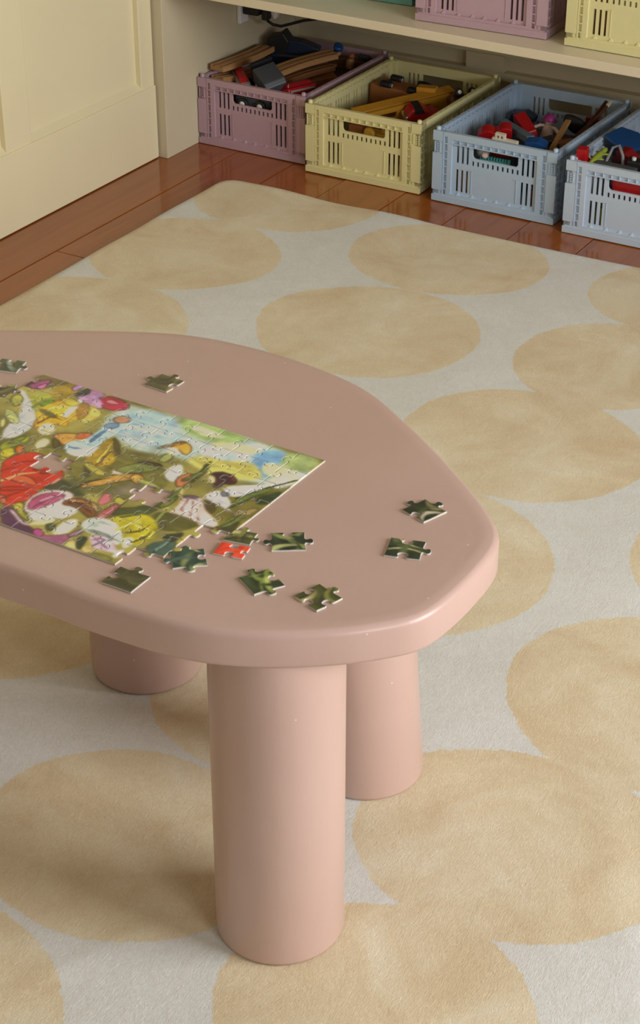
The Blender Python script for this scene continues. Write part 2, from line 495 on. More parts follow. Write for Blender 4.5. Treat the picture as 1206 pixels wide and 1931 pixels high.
# ------------------------------------------------------------------ pink table
OUT = [(0.8207, -1.6318), (0.9197, -1.5773), (1.0172, -1.5322), (1.1054, -1.5204), (1.1949, -1.5274), (1.2688, -1.5489), (1.3389, -1.5927),
       (1.3974, -1.6316), (1.4615, -1.6860), (1.5073, -1.7260), (1.5310, -1.7510), (1.5420, -1.7800), (1.5440, -1.8250), (1.5410, -1.8711),
       (1.5320, -1.9180), (1.5079, -1.9477), (1.4832, -1.9716), (1.4324, -2.007), (1.3807, -2.0316), (1.3465, -2.0402), (1.3197, -2.0434),
       (1.2527, -2.0453), (1.1959, -2.0431), (1.12, -2.044), (0.98, -2.05), (0.83, -2.055), (0.70, -2.04), (0.60, -1.99), (0.555, -1.91),
       (0.57, -1.82), (0.63, -1.74), (0.71, -1.68)]
def smooth_loop(pts, n):
    """closed Catmull-Rom curve, resampled evenly and lightly smoothed"""
    P = np.array(pts); k = len(P); out = []
    for i in range(k):
        p0, p1, p2, p3 = P[i - 1], P[i], P[(i + 1) % k], P[(i + 2) % k]
        for t in np.linspace(0, 1, 12, endpoint=False):
            out.append(0.5 * ((2 * p1) + (p2 - p0) * t + (2 * p0 - 5 * p1 + 4 * p2 - p3) * t * t + (3 * p1 - p0 - 3 * p2 + p3) * t ** 3))
    out = np.array(out)
    seg = np.hypot(*(np.roll(out, -1, 0) - out).T); cum = np.concatenate([[0], np.cumsum(seg)])
    loop = np.vstack([out, out[:1]])
    s = np.linspace(0, cum[-1], n, endpoint=False)
    Q = np.stack([np.interp(s, cum, loop[:, 0]), np.interp(s, cum, loop[:, 1])], 1)
    for _ in range(2): Q = 0.5 * Q + 0.25 * (np.roll(Q, 1, 0) + np.roll(Q, -1, 0))
    return Q
TABLE_Z = 0.415
TC = (1.03, -1.82)
def make_table():
    root = thing('kids_table', 'pink low play table with wavy top and thick round legs, jigsaw on it', 'table', (TC[0], TC[1], 0.0095))
    n = 220
    Q = smooth_loop([(x - TC[0], y - TC[1]) for x, y in OUT][::-1], n)
    d = np.roll(Q, -1, 0) - np.roll(Q, 1, 0); d /= np.hypot(d[:, 0], d[:, 1])[:, None]
    N = np.stack([d[:, 1], -d[:, 0]], 1)
    if ((Q * N).sum(1) < 0).mean() > 0.5: N = -N
    zt = TABLE_Z - 0.0095; th = 0.0405
    prof = [(0.035, zt), (0.018, zt - 0.0002)]
    R = 0.0085
    for a in np.linspace(0, PI / 2, 8)[1:]: prof.append((R * (1 - math.sin(a)), zt - R * (1 - math.cos(a))))
    r = 0.006
    for a in np.linspace(0, PI / 2, 5): prof.append((r * (1 - math.cos(a)), zt - th + r * (1 - math.sin(a))))
    prof.append((0.035, zt - th))
    rs = np.random.RandomState(5)
    wob = np.zeros(n)
    for k in range(3, 14): wob += rs.normal() * 0.0004 * np.sin(np.arange(n) * 2 * PI * k / n + rs.uniform(0, 6)) 
    b = MB(); vs = []; fs = []
    for off, z in prof:
        P = Q - N * off + N * (wob[:, None] if off < 0.02 else 0)
        vs += [(p[0], p[1], z) for p in P]
    m = len(prof)
    ccw = ((Q[:, 0] * np.roll(Q[:, 1], -1) - np.roll(Q[:, 0], -1) * Q[:, 1]).sum() > 0)
    for i in range(m - 1):
        for s in range(n):
            t = (s + 1) % n
            q = (i * n + s, (i + 1) * n + s, (i + 1) * n + t, i * n + t)
            fs.append(q if ccw else q[::-1])
    b.add(vs, fs, True)
    top = vs[:n]; bot = vs[(m - 1) * n:]
    b.add(top, [tuple(range(n)) if ccw else tuple(range(n - 1, -1, -1))], True)
    b.add(bot, [tuple(range(n - 1, -1, -1)) if ccw else tuple(range(n))])
    b.build('tabletop', M_table, root)
    zl = zt - th + 0.0005
    for (x, y), r0, lean in (((1.3970, -1.9490), 0.0655, (0, 0)), ((1.3490, -1.6820), 0.0655, (-0.022, -0.014)), ((1.0170, -1.6440), 0.0685, (0, 0)), ((0.76, -1.88), 0.067, (0, 0))):
        lb = MB()
        prof2 = [(r0 - 0.0035, 0.0), (r0 - 0.0008, 0.0015), (r0, 0.005), (r0, zl * 0.5), (r0, zl)]
        lb.lathe(prof2, 56)
        # slight lean of the hand-made leg
        lb.v = [(vx + lean[0] * vz / zl, vy + lean[1] * vz / zl, vz) for vx, vy, vz in lb.v]
        lg = lb.build('leg', M_table, root)
        lg.location = (x - TC[0], y - TC[1], 0)
    return root
make_table()

# ------------------------------------------------------------------ folding crates
CW, CD, CH = 0.265, 0.357, 0.1447
def slots_short():
    """openings of an end panel: u across, w up from the floor"""
    V = lambda a, b: (CH - b * 1.05, CH - a * 1.05)
    h = []
    for u in (.0525, .0632, .0737):
        h.append((u - .0026, u + .0026, *V(.021, .0565))); h.append((u - .0026, u + .0026, *V(.069, .1125)))
    for u in (.1925, .2032, .2140):
        h.append((u - .0026, u + .0026, *V(.021, .0565))); h.append((u - .0026, u + .0026, *V(.069, .1125)))
    h.append((.0845, .1825, *V(.0195, .0425)))
    for i in range(10):
        u = .0862 + i * .01062
        h.append((u - .0022, u + .0022, *V(.0475, .0565)))
    return h
def end_panel():
    b = MB()
    V = lambda a: CH - a * 1.05
    y_in = 0.0085
    # slotted sheet
    hs = slots_short()
    put = lambda a, c, s: (a, 0.0045 if s == 0 else y_in, c)
    b.grid((0.022, CW - 0.022), (0.008, V(.012)), hs, put)
    # rounded lower corners of the hand hole
    hx0, hx1, hz0 = .0845, .1825, V(.0425)
    for x, s in ((hx0, 1), (hx1, -1)):
        arc = [(x, hz0)] + [(x + s * .007 * (1 - math.sin(t)), hz0 + .007 * (1 - math.cos(t))) for t in np.linspace(0, PI / 2, 6)]
        arc = arc if s > 0 else arc[::-1]
        b.prism([(a, c) for a, c in arc], -y_in, -0.0045, 'y')
    # raised frame in front of the sheet: rim cells on top, ladder cells on both sides, big recess in the middle
    cells = [(.041, .224, V(.119), V(.0215))]
    for i in range(11):
        u0 = .042 + i * .0165
        cells.append((u0, u0 + .0152, V(.0195), V(.0125)))
    for u0 in (.0235, .2335):
        for i in range(8):
            w = .0085 + i * .0148
            cells.append((u0 + .0008, u0 + .0078, V(w + .0126), V(w)))
    b.grid((0.0218, CW - 0.0218), (V(.1255), CH), cells, lambda a, c, s: (a, 0.0002 if s == 0 else 0.0046, c))
    b.box(0.0218, CW - 0.0218, 0.0046, y_in, V(.012), CH)
    # lower ledge
    b.box(0.0, CW, -0.0012, 0.010, 0.0015, V(.1245))
    b.box(0.004, CW - 0.004, 0.0006, 0.010, V(.1245), V(.1225))
    # little gussets above the ledge
    for u in (.052, .083, .111, .135, .163, .193):
        b.add([(u, 0.0046, V(.1205)), (u + .009, 0.0046, V(.1205)), (u + .0045, 0.0046, V(.1125)), (u, 0.0008, V(.1205)), (u + .009, 0.0008, V(.1205))],
              [(0, 3, 2), (3, 4, 2), (4, 1, 2), (0, 1, 4, 3), (0, 2, 1)])
    # hooked outline of the label plate
    for u in (.0835, .1805):
        b.box(u, u + .0016, 0.0034, 0.0046, V(.1125), V(.0665))
        b.box(u - .006, u + .0016, 0.0034, 0.0046, V(.0675), V(.0660))
    # lower hinge loops
    for u0 in (.0150, .2330):
        b.box(u0, u0 + .0015, 0.0004, 0.0015, V(.1215), V(.1100)); b.box(u0 + .0145, u0 + .0160, 0.0004, 0.0015, V(.1215), V(.1100))
        b.box(u0, u0 + .0160, 0.0004, 0.0015, V(.1230), V(.1212))
    return b
def corner_post(front_left=True):
    b = MB(); V = lambda a: CH - a * 1.05
    b.box(0.0012, 0.0222, 0.0016, 0.0120, 0.002, CH - 0.0005)
    b.box(0.0012, 0.0120, 0.0016, 0.0250, 0.002, CH - 0.0005)
    b.box(0.0, 0.0206, -0.0010, 0.004, V(.0185), CH)               # top block
    b.box(0.0, 0.0206, -0.0010, 0.004, V(.1145), V(.0430))         # latch block
    b.box(0.0035, 0.0050, -0.0004, 0.0020, V(.041), V(.021))
    b.box(0.0145, 0.0170, -0.0006, 0.0020, V(.040), V(.022))
    for i in range(4): b.box(0.0085, 0.0125, 0.0004, 0.0020, V(.0265 + i * .0045), V(.0240 + i * .0045))
    for i in range(8):                                             # ribs round the corner
        w = .010 + i * .0148
        b.box(-0.0002, 0.002, 0.006, 0.0245, V(w + .0035), V(w))
    b.lathe([(0.0046, CH - 0.002), (0.0046, CH + 0.005), (0.0030, CH + 0.0068)], 12, 'z', (0.0075, 0.0080, 0))   # stacking peg
    return b
def side_panel():
    b = MB(); V = lambda a: CH - a * 1.05
    hs = []; u = .034; i = 0
    while u < CD - .034:
        if i % 7 != 6:
            hs.append((u - .0028, u + .0028, V(.058), V(.022))); hs.append((u - .0028, u + .0028, V(.1125), V(.067)))
        u += .0108; i += 1
    b.grid((0.022, CD - 0.022), (0.006, V(.012)), hs, lambda a, c, s: (0.0085 if s == 0 else 0.0050, a, c))
    cells = [(.026 + i * .0172, .026 + i * .0172 + .0115, V(.0095), V(.0050)) for i in range(18)]
    b.grid((0.012, CD - 0.012), (V(.0145), CH), cells, lambda a, c, s: (0.0092 if s == 0 else 0.0050, a, c))
    b.box(0.0012, 0.0052, 0.012, CD - 0.012, V(.0145), CH)
    # dashes let into the top of the rim
    for i in range(14):
        v = .030 + i * .0225
        b.box(0.0045, 0.0062, v, v + .0125, CH - 0.0002, CH + 0.0007)
    for k in range(6):
        v = 0.02 + k * (CD - 0.047) / 5
        b.box(0.0012, 0.0052, v, v + 0.007, 0.006, V(.0145))
    b.box(0.0, 0.010, 0.004, CD - 0.004, 0.0015, V(.122))
    return b
def crate_meshes():
    out = {}
    def keep(key, b):
        o = b.build(key[0], [None])
        out[key] = o.data
        bpy.data.objects.remove(o)
    def mirrored(b, mx, my):
        c = MB(); c.v = [(CW - x if mx else x, CD - y if my else y, z) for x, y, z in b.v]
        flip = mx != my
        c.f = [f[::-1] if flip else f for f in b.f]; c.mi = b.mi[:]; c.sm = b.sm[:]
        return c
    e, s, p = end_panel(), side_panel(), corner_post()
    keep(('end_panel', 0), e); keep(('end_panel', 1), mirrored(e, False, True))
    keep(('side_panel', 0), s); keep(('side_panel', 1), mirrored(s, True, False))
    for k, (a, c) in enumerate(((0, 0), (1, 0), (0, 1), (1, 1))): keep(('corner_post', k), mirrored(p, a, c))
    base = MB(); base.grid((0.004, CW - 0.004), (0.004, CD - 0.004), [], lambda a, c, t: (a, c, 0.0065 if t == 0 else 0.003))
    for i in range(5): base.box(0.02, CW - 0.02, 0.03 + i * 0.072, 0.034 + i * 0.072, 0.0006, 0.003)
    keep(('base', 0), base)
    return out
CRATE = crate_meshes()
def crate(label, mat, loc, rotz):
    """loc is the front left foot of the crate"""
    c, s = math.cos(rotz), math.sin(rotz)
    ox, oy = CW / 2, CD / 2
    root = thing('storage_crate', label, 'crate', (loc[0] + c * ox - s * oy, loc[1] + s * ox + c * oy, loc[2]), (0, 0, rotz), 'pastel storage crates')
    for (nm, k), me in CRATE.items():
        if mat.name not in me.materials: pass
        o = bpy.data.objects.new(nm, me); COL.objects.link(o)
        o.parent = root; o.location = (-ox, -oy, 0)
        o.material_slots[0].link = 'OBJECT'; o.material_slots[0].material = mat
    return root
M_mauve = plain('mauve_plastic', (186, 156, 168), 0.42, 0.02, 30)
M_yellow = plain('pale_yellow_plastic', (224, 217, 162), 0.42, 0.02, 30)
M_blue = plain('powder_blue_plastic', (178, 200, 222), 0.42, 0.02, 30)
M_blue2 = plain('pale_blue_plastic', (192, 208, 226), 0.42, 0.02, 30)
M_teal = plain('teal_plastic', (108, 172, 168), 0.42, 0.02, 30)
crate('mauve crate of wooden train tracks in the corner on the floor', M_mauve, (0.0015, 0.0, 0.0), -0.0080)
crate('pale yellow crate of toy vehicles on the floor beside the mauve one', M_yellow, (0.2865, -0.0333, 0.0), -0.0037)
crate('powder blue crate on the floor beside the yellow one, whole front visible', M_blue, (0.5852, -0.0461, 0.0), -0.0138)
crate('pale blue crate on the floor with a red brick poking up, cut by the frame', M_blue2, (0.8779, -0.0699, 0.0), -0.006)
crate('pink crate standing on the shelf above the toys', M_mauve, (0.5623, -0.0920, 0.3672), 0.018)
crate('light yellow crate on the shelf beside the pink one', M_yellow, (0.8690, -0.0990, 0.3672), -0.03)
crate('teal crate set back on the shelf, only its foot showing', M_teal, (0.2490, -0.0160, 0.3672), 0.01)

# ------------------------------------------------------------------ toys
M_beech = wood('beech_wood', (168, 124, 78), (184, 140, 92), 0.6)
M_beech2 = wood('warm_wood', (128, 82, 46), (146, 98, 58), 0.6)
M_orange = wood('orange_wood', (150, 90, 44), (164, 104, 54), 0.55)
M_ochre = wood('yellow_stained_wood', (196, 138, 36), (206, 150, 46), 0.5)
M_red = plain('red_plastic', (178, 22, 28), 0.35, 0.03)
M_red2 = plain('dark_red_plastic', (130, 18, 22), 0.35, 0.03)
M_grey = plain('slate_grey_plastic', (70, 76, 82), 0.45, 0.03)
M_lgrey = plain('light_grey_plastic', (164, 166, 168), 0.45, 0.03)
M_black = plain('black_rubber', (26, 26, 28), 0.5, 0.05)
M_navy = plain('navy_plastic', (32, 44, 66), 0.4, 0.04)
M_bluep = plain('blue_plastic', (20, 74, 134), 0.4, 0.03)
M_steel = plain('grey_blue_plastic', (104, 126, 148), 0.45, 0.03)
M_chrome = plain('chrome', (210, 212, 215), 0.2, 0.01, metal=1.0)
M_cream = plain('cream_plastic', (226, 216, 196), 0.5, 0.02)
M_whitep = plain('white_plastic', (232, 232, 232), 0.45, 0.01)
M_lime = plain('lime_plastic', (140, 156, 50), 0.45, 0.03)
M_magenta = plain('magenta_plastic', (150, 46, 118), 0.45, 0.03)
M_skin = plain('pale_doll_plastic', (226, 200, 190), 0.5, 0.02)
M_brown = plain('brown_plastic', (92, 56, 40), 0.5, 0.04)
M_aqua = plain('aqua_plastic', (84, 168, 164), 0.45, 0.03)
M_cord = plain('black_cord', (18, 18, 20), 0.45, 0.03)
M_yplas = plain('yellow_plastic', (196, 150, 40), 0.4, 0.03)

def aim(a, b):
    """rotation that lays the local x axis along a->b"""
    a, b = Vector(a), Vector(b); d = b - a
    return (0, -math.atan2(d.z, math.hypot(d.x, d.y)), math.atan2(d.y, d.x)), d.length, tuple((a + b) / 2)

def track(label, a, b, bend=0.03, width=0.038, mat=None, roll=0.0, rails=True):
    """grooved wooden toy track, gently curved; length axis a->b"""
    rot, L, mid = aim(a, b)
    root = thing('toy_track', label, 'toy track', mid, (roll, rot[1], rot[2]), 'wooden train tracks')
    def strip(y0, y1, z0, z1):
        n = 14; vs = []
        for i in range(n + 1):
            t = -0.5 + i / n
            x = t * L; off = bend * (1 - 4 * t * t)
            sl = -8 * bend * t / L
            k = 1 / math.hypot(1, sl)
            for y, z in ((y0, z0), (y1, z0), (y1, z1), (y0, z1)):
                vs.append((x - sl * k * y, off + k * y, z))
        fs = [(3, 2, 1, 0), (4 * n, 4 * n + 1, 4 * n + 2, 4 * n + 3)]
        for i in range(n):
            for s in range(4):
                t2 = (s + 1) % 4
                fs.append((i * 4 + s, i * 4 + t2, i * 4 + 4 + t2, i * 4 + 4 + s))
        return vs, fs
    w = width / 2
    b2 = MB()
    b2.add(*strip(-w, w, -0.006, 0.003))
    bed = b2.build('bed', mat or M_beech, root, bevel=0.0008, seg=1)
    if rails:
        for y0, y1 in ((-w, -w * .62), (-w * .34, w * .34), (w * .62, w)):
            r = MB(); r.add(*strip(y0, y1, 0.003, 0.006)); r.build('rail', mat or M_beech, root, bevel=0.0006, seg=1)
    k = MB(); k.cbox(L / 2 + 0.004, 0, -0.0015, 0.010, 0.005, 0.008); k.cyl(0.006, -0.0055, 0.0025, 'z', (L / 2 + 0.011, 0, 0))
    k.build('connector', mat or M_beech, root)
    return root

def bar(name, label, cat, a, b, w, h, mat, bevel=0.0015, roll=0.0, holes=None):
    rot, L, mid = aim(a, b)
    m = MB().box(-L / 2, L / 2, -w / 2, w / 2, -h / 2, h / 2)
    o = m.build(name, mat, None, bevel=bevel)
    o.location = mid; o.rotation_euler = (roll, rot[1], rot[2])
    return tag(o, label, cat)

def wheel(parent, x, y, z, r, w, axis='y', hub=None, mat=None):
    b = MB().lathe([(r * .55, -w / 2), (r * .9, -w / 2), (r, -w * .3), (r, w * .3), (r * .9, w / 2), (r * .55, w / 2)], 20, axis)
    o = b.build('wheel', mat or M_black, parent); o.location = (x, y, z)
    h = MB().lathe([(r * .2, -w / 2 - .0008), (r * .5, -w / 2 - .0004), (r * .5, w / 2 + .0004), (r * .2, w / 2 + .0008)], 14, axis)
    h.build('hub', hub or M_whitep, o)
    return o

# -- mauve crate
track('pale curved wooden track leaning at the left wall of the mauve crate, upper of two', (0.028, 0.035, 0.158), (0.034, 0.226, 0.153), -0.006)
track('short pale wooden track under the leaning one in the mauve crate', (0.034, 0.026, 0.138), (0.040, 0.175, 0.118), -0.004, 0.036)
track('long curved wooden track lying across the middle of the mauve crate', (0.112, 0.072, 0.136), (0.178, 0.272, 0.150), 0.014, 0.040)
track('wooden track tucked under the long curved one in the mauve crate', (0.130, 0.090, 0.122), (0.176, 0.260, 0.126), 0.010, 0.040, M_beech2)
t = thing('toy_wagon', 'slate grey toy wagon with perforated black end in the mauve crate', 'toy train', (0.148, 0.052, 0.146), (0.25, 0.35, -0.55))
MB().prism([(-.030, -.018), (.032, -.018), (.037, .014), (.028, .022), (-.026, .022), (-.034, .012)], -.024, .024, 'y').build('body', M_grey, t, bevel=0.002)
e = MB().box(-.041, -.033, -.025, .025, -.014, .026)
eb = e.build('end_plate', M_black, t, bevel=0.001)
MB().grid((-.019, .019), (.002, .022), [(-.017 + i * .009, -.011 + i * .009, .004 + j * .009, .011 + j * .009) for i in range(4) for j in range(2)], lambda a, c, s: (-.041 if s == 0 else -.045, a * 1.2, c)).build('lattice', M_black, eb)
for sx in (-1, 1):
    for sy in (-1, 1): wheel(t, sx * .018, sy * .021, -.018, .008, .005)
def train_car(label, a, b, body, top, roll=0.0):
    rot, L, mid = aim(a, b)
    r = thing('toy_train', label, 'toy train', mid, (roll, rot[1], rot[2]))
    MB().box(-L / 2, L / 2, -.013, .013, -.012, .004).build('body', body, r, bevel=.003)
    MB().prism([(-L / 2 + .002, .004), (L / 2 - .006, .004), (L / 2 - .016, .014), (-L / 2 + .004, .014)], -.009, .009, 'y').build('roof', top, r, bevel=.002)
    MB().box(-L / 2 + .006, L / 2 - .006, -.0136, .0136, -.005, -.001).build('stripe', M_lgrey, r)
    for sx in (-1, 1):
        for sy in (-1, 1): wheel(r, sx * (L / 2 - .012), sy * .0135, -.013, .0075, .005, hub=M_chrome)
    return r
train_car('grey and red toy train car near the front left of the mauve crate', (0.040, 0.096, 0.138), (0.098, 0.036, 0.130), M_lgrey, M_red, 0.1)
train_car('red and grey toy engine at the front right of the mauve crate', (0.192, 0.040, 0.134), (0.214, 0.118, 0.130), M_red, M_red2, -0.2)
t = thing('toy_crane', 'dark navy toy crane lump at the back left of the mauve crate', 'toy crane', (0.078, 0.268, 0.128), (0, 0, 0.3))
MB().box(-.050, .050, -.026, .026, -.022, .014).build('body', M_navy, t, bevel=.006)
MB().prism([(-.056, .010), (-.016, .010), (-.006, .040), (-.020, .060), (-.034, .050), (-.056, .046)], -.022, .022, 'y').build('cab', M_black, t, bevel=.003)
MB().prism([(-.030, .012), (.052, .010), (.060, .026), (.020, .040), (-.020, .044)], -.016, .016, 'y').build('arm', M_navy, t, bevel=.003)
o = MB().lathe([(.006, -.012), (.008, -.010), (.008, .006), (.011, .008), (.011, .014), (.008, .016)], 16).build('toy_peg', M_bluep)
o.location = (0.178, 0.284, 0.154); o.rotation_euler = (.3, .5, 0); tag(o, 'small blue peg at the far end of the long wooden track', 'toy peg')
t = thing('wooden_figure', 'tiny wooden peg figure by the right rim of the mauve crate', 'toy figure', (0.200, 0.300, 0.118), (0.2, 0.3, 0))
MB().lathe([(.009, 0), (.009, .016), (.005, .022)], 16).build('body', M_beech, t); MB().ball(.0075, (0, 0, .028)).build('head', M_beech2, t)
bar('wooden_plank', 'brown wooden plank across the back of the mauve crate', 'toy block', (0.120, 0.335, 0.110), (0.225, 0.338, 0.114), .022, .020, M_beech2)
t = thing('toy_plug', 'black toy coupling at the back right corner of the mauve crate', 'toy part', (0.226, 0.318, 0.136), (0, .2, .4))
MB().box(-.012, .012, -.007, .007, -.007, .007).build('body', M_black, t, bevel=.002); MB().cyl(.004, .010, .022, 'x').build('pin', M_black, t)
t = thing('toy_wheelbase', 'grey toy chassis with black wheel seen through the mauve hand hole', 'toy train', (0.128, 0.036, 0.098), (0, 0, 0.05))
MB().box(-.046, .046, -.014, .014, -.012, .014).build('body', M_grey, t, bevel=.003)
for sx in (-.026, .016): wheel(t, sx, -.0185, .000, .013, .006)
MB().prism([(.030, -.008), (.045, -.008), (.0375, .012)], .0135, .0160, 'y').build('triangle_window', M_black, t)
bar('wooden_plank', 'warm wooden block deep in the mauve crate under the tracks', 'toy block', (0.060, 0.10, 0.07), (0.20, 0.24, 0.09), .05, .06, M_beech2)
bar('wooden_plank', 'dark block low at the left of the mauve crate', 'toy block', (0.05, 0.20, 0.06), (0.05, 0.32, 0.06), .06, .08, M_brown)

# -- yellow crate
t = thing('wooden_truck', 'orange-brown wooden truck upside down in the yellow crate', 'toy truck', (0.368, 0.232, 0.100), (0, 0.05, -0.02))
MB().box(-.066, .050, -.028, .028, -.024, .020).build('body', M_orange, t, bevel=.004)
MB().box(.020, .066, -.026, .026, -.038, .014).build('cab', M_orange, t, bevel=.005)
MB().box(-.060, .010, -.024, .024, -.052, -.024).build('load_bed', M_beech2, t, bevel=.003)
for x in (-.036, .030):
    ax = MB().cyl(.003, -.032, .032, 'y', (x, 0, .022)).build('axle', M_black, t)
    for y in (-.020, .024): wheel(t, x + .008, y, .023, .0085, .026, 'x', hub=M_lgrey)
t = thing('wooden_ramp', 'long yellow wooden digger arm slanting across the yellow crate', 'toy digger', *(lambda r, L, m: (m, (0.15, r[1], r[2])))(*aim((0.352, 0.050, 0.112), (0.480, 0.242, 0.128))))
L = aim((0.352, 0.050, 0.112), (0.480, 0.242, 0.128))[1]
MB().box(-L / 2, L / 2, -.014, .014, -.004, .004).build('beam', M_ochre, t, bevel=.001)
lo = MB().grid((-L / 2 + .02, L / 2 - .02), (-.022, .012), [(-.07, -.03, -.012, .002), (.02, .05, -.012, .002)], lambda a, c, s: (a, -.022 if s == 0 else -.028, c - .006))
lo.build('side_plate', M_ochre, t)
bar('toy_block', 'yellow block on top of the digger arm in the yellow crate', 'toy block', (0.418, 0.205, 0.126), (0.458, 0.214, 0.126), .024, .022, M_ochre)
t = thing('toy_car', 'dark little car on its side, white hubs, by the right rim of yellow crate', 'toy car', (0.520, 0.218, 0.122), (-0.6, 0.1, 1.05))
MB().box(-.030, .030, -.004, .022, -.012, .010).build('body', M_brown, t, bevel=.004)
for x in (-.016, .017): wheel(t, x, -.010, .010, .0095, .007)
t = thing('toy_car', 'red toy car with chrome nose in the yellow crate', 'toy car', (0.473, 0.128, 0.104), (0.1, -0.1, 0.75))
MB().prism([(-.038, -.010), (.032, -.010), (.038, .002), (.022, .012), (.008, .014), (-.004, .026), (-.026, .026), (-.040, .010)], -.020, .020, 'y').build('body', M_red, t, bevel=.005, seg=3)
MB().prism([(-.045, -.010), (-.037, -.012), (-.036, .012), (-.043, .010)], -.018, .018, 'y').build('grille', M_chrome, t, bevel=.002)
MB().prism([(-.002, .014), (-.006, .0262), (-.022, .0262), (-.024, .014)], -.0204, .0204, 'y').build('window', M_black, t)
for x in (-.024, .022):
    for y in (-.021, .021): wheel(t, x, y, -.010, .011, .008, hub=M_chrome)
t = thing('toy_digger', 'yellow toy digger seen through the hand hole of the yellow crate', 'toy digger', (0.420, 0.010, 0.092), (0, 0, -0.05))
MB().box(-.016, .052, -.014, .014, -.012, .006).build('body', M_yplas, t, bevel=.004)
MB().lathe([(.006, -.004), (.012, -.005), (.014, 0), (.012, .005), (.006, .004)], 20, 'y', (.002, -.0165, .004)).build('turntable', M_yplas, t)
MB().prism([(.020, .004), (.050, .006), (.046, .022), (.028, .020)], -.010, .010, 'y').build('cab', M_yplas, t, bevel=.003)
MB().box(-.054, -.018, -.010, .010, -.006, .012).build('bucket', M_orange, t, bevel=.003)
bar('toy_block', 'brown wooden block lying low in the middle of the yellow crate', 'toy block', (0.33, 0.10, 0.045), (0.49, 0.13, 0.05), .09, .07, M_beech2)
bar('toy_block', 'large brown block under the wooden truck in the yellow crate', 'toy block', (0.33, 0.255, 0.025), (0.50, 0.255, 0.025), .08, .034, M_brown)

# -- powder blue crate
def scoop(label, a, b, w, h, mat):
    rot, L, mid = aim(a, b)
    n = 22
    up = [(-L / 2 + L * i / n, h * (0.32 + 0.36 * abs(math.sin(2 * PI * i / n * 0.95)) ** 0.8 + 0.32 * (i / n))) for i in range(n + 1)]
    poly = [(L / 2, -h * .5), (L / 2, up[-1][1])] + up[::-1][1:] + [(-L / 2, -h * .5)]
    o = MB().prism(poly[::-1], -w / 2, w / 2, 'y').build('toy_scoop', mat, None, bevel=.002)
    o.location = mid; o.rotation_euler = (0.25, rot[1], rot[2])
    return tag(o, label, 'toy scoop')
scoop('red wavy scoop at the front left of the powder blue crate', (0.628, 0.064, 0.104), (0.690, 0.094, 0.108), .026, .028, M_red)
t = thing('toy_fence', 'small cream fence piece leaning on the front rim of the powder blue crate', 'toy fence', (0.727, -0.020, 0.135), (0.1, 0.05, 0.02))
MB().box(-.026, .026, -.006, .006, -.012, .008).build('panel', M_cream, t, bevel=.001)
MB().grid((-.020, .000), (.008, .018), [(-.016, -.012, .008, .014), (-.008, -.004, .008, .014)], lambda a, c, s: (a, -.004 if s == 0 else .004, c)).build('crenel', M_cream, t)
bar('toy_beam', 'grey-blue beam lying diagonally in the powder blue crate', 'toy beam', (0.641, 0.150, 0.112), (0.742, 0.068, 0.118), .018, .014, M_steel)
o = MB().prism([(-.034, -.012), (.034, -.012), (.030, .004), (-.026, .020), (-.036, .014)], -.012, .012, 'y').build('toy_wedge', M_red, None, bevel=.002)
o.location = (0.694, 0.148, 0.112); o.rotation_euler = (.2, 0.1, -0.72); tag(o, 'red wedge behind the grey-blue beam in the powder blue crate', 'toy wedge')
t = thing('toy_roof', 'blue toy roof block at the front middle of the powder blue crate', 'toy block', (0.772, 0.022, 0.122), (0.2, 0.0, 0.15))
MB().prism([(-.020, -.016), (.022, -.016), (.024, .010), (.008, .018), (-.018, .014)], -.012, .012, 'y').build('block', M_bluep, t, bevel=.002)
MB().cbox(0, 0, -.020, .030, .020, .008).build('foot', M_navy, t, bevel=.001)
t = thing('toy_figure', 'little doll with magenta cap and pale arms in the powder blue crate', 'toy figure', (0.730, 0.170, 0.086), (-0.15, 0.1, 0.1))
MB().lathe([(.013, 0), (.012, .016), (.009, .026), (.006, .030)], 18).build('body', M_skin, t)
MB().ball(.010, (0, 0, .038)).build('head', M_skin, t)
cp = MB().lathe([(.0135, .038), (.0125, .043), (.009, .049), (.003, .052)], 18).build('cap', M_magenta, t)
MB().lathe([(.0105, .0365), (.0162, .0375), (.0162, .039), (.0105, .0395)], 18).build('brim', M_magenta, cp)
for s in (-1, 1): MB().tube([(s * .008, 0, .026), (s * .016, -.004, .026), (s * .026, -.010, .020)], .0036).build('arm', M_skin, t)
o = MB().lathe([(.010, -.016), (.026, -.010), (.032, .002), (.030, .006), (.026, .002), (.010, -.008)], 26).build('toy_bowl', M_black)
o.location = (0.778, 0.212, 0.112); o.rotation_euler = (-.7, .3, 0); tag(o, 'black round bowl tipped over at the back of the powder blue crate', 'toy bowl')
bar('wooden_stick', 'tan wooden stick standing slanted in the powder blue crate', 'wooden stick', (0.800, 0.030, 0.112), (0.780, 0.160, 0.136), .012, .006, M_beech)
bar('toy_block', 'tan block beside the slanted stick in the powder blue crate', 'toy block', (0.800, 0.072, 0.112), (0.826, 0.088, 0.116), .022, .022, M_beech2)
t = thing('toy_spear', 'thin brown rod with pale tip leaning on the right rim of the powder blue crate', 'toy rod', *(lambda r, L, m: (m, r))(*aim((0.816, 0.120, 0.112), (0.832, 0.250, 0.158))))
MB().tube([(-.068, 0, 0), (.060, 0, 0)], .0032).build('shaft', M_brown, t); MB().lathe([(.0034, .052), (.0046, .058), (.001, .074)], 10, 'x').build('tip', M_cream, t)
o = MB().tube([(0.806, 0.135, 0.112), (0.815, 0.18, 0.126), (0.820, 0.255, 0.154)], .004).build('toy_rod', M_brown); tag(o, 'brown rod without tip beside the pale-tipped rod', 'toy rod')
o = MB().prism([(-.026, -.012), (.024, -.012), (.030, .004), (.006, .014), (-.020, .008)], -.016, .016, 'y').build('toy_wedge', M_navy, None, bevel=.003)
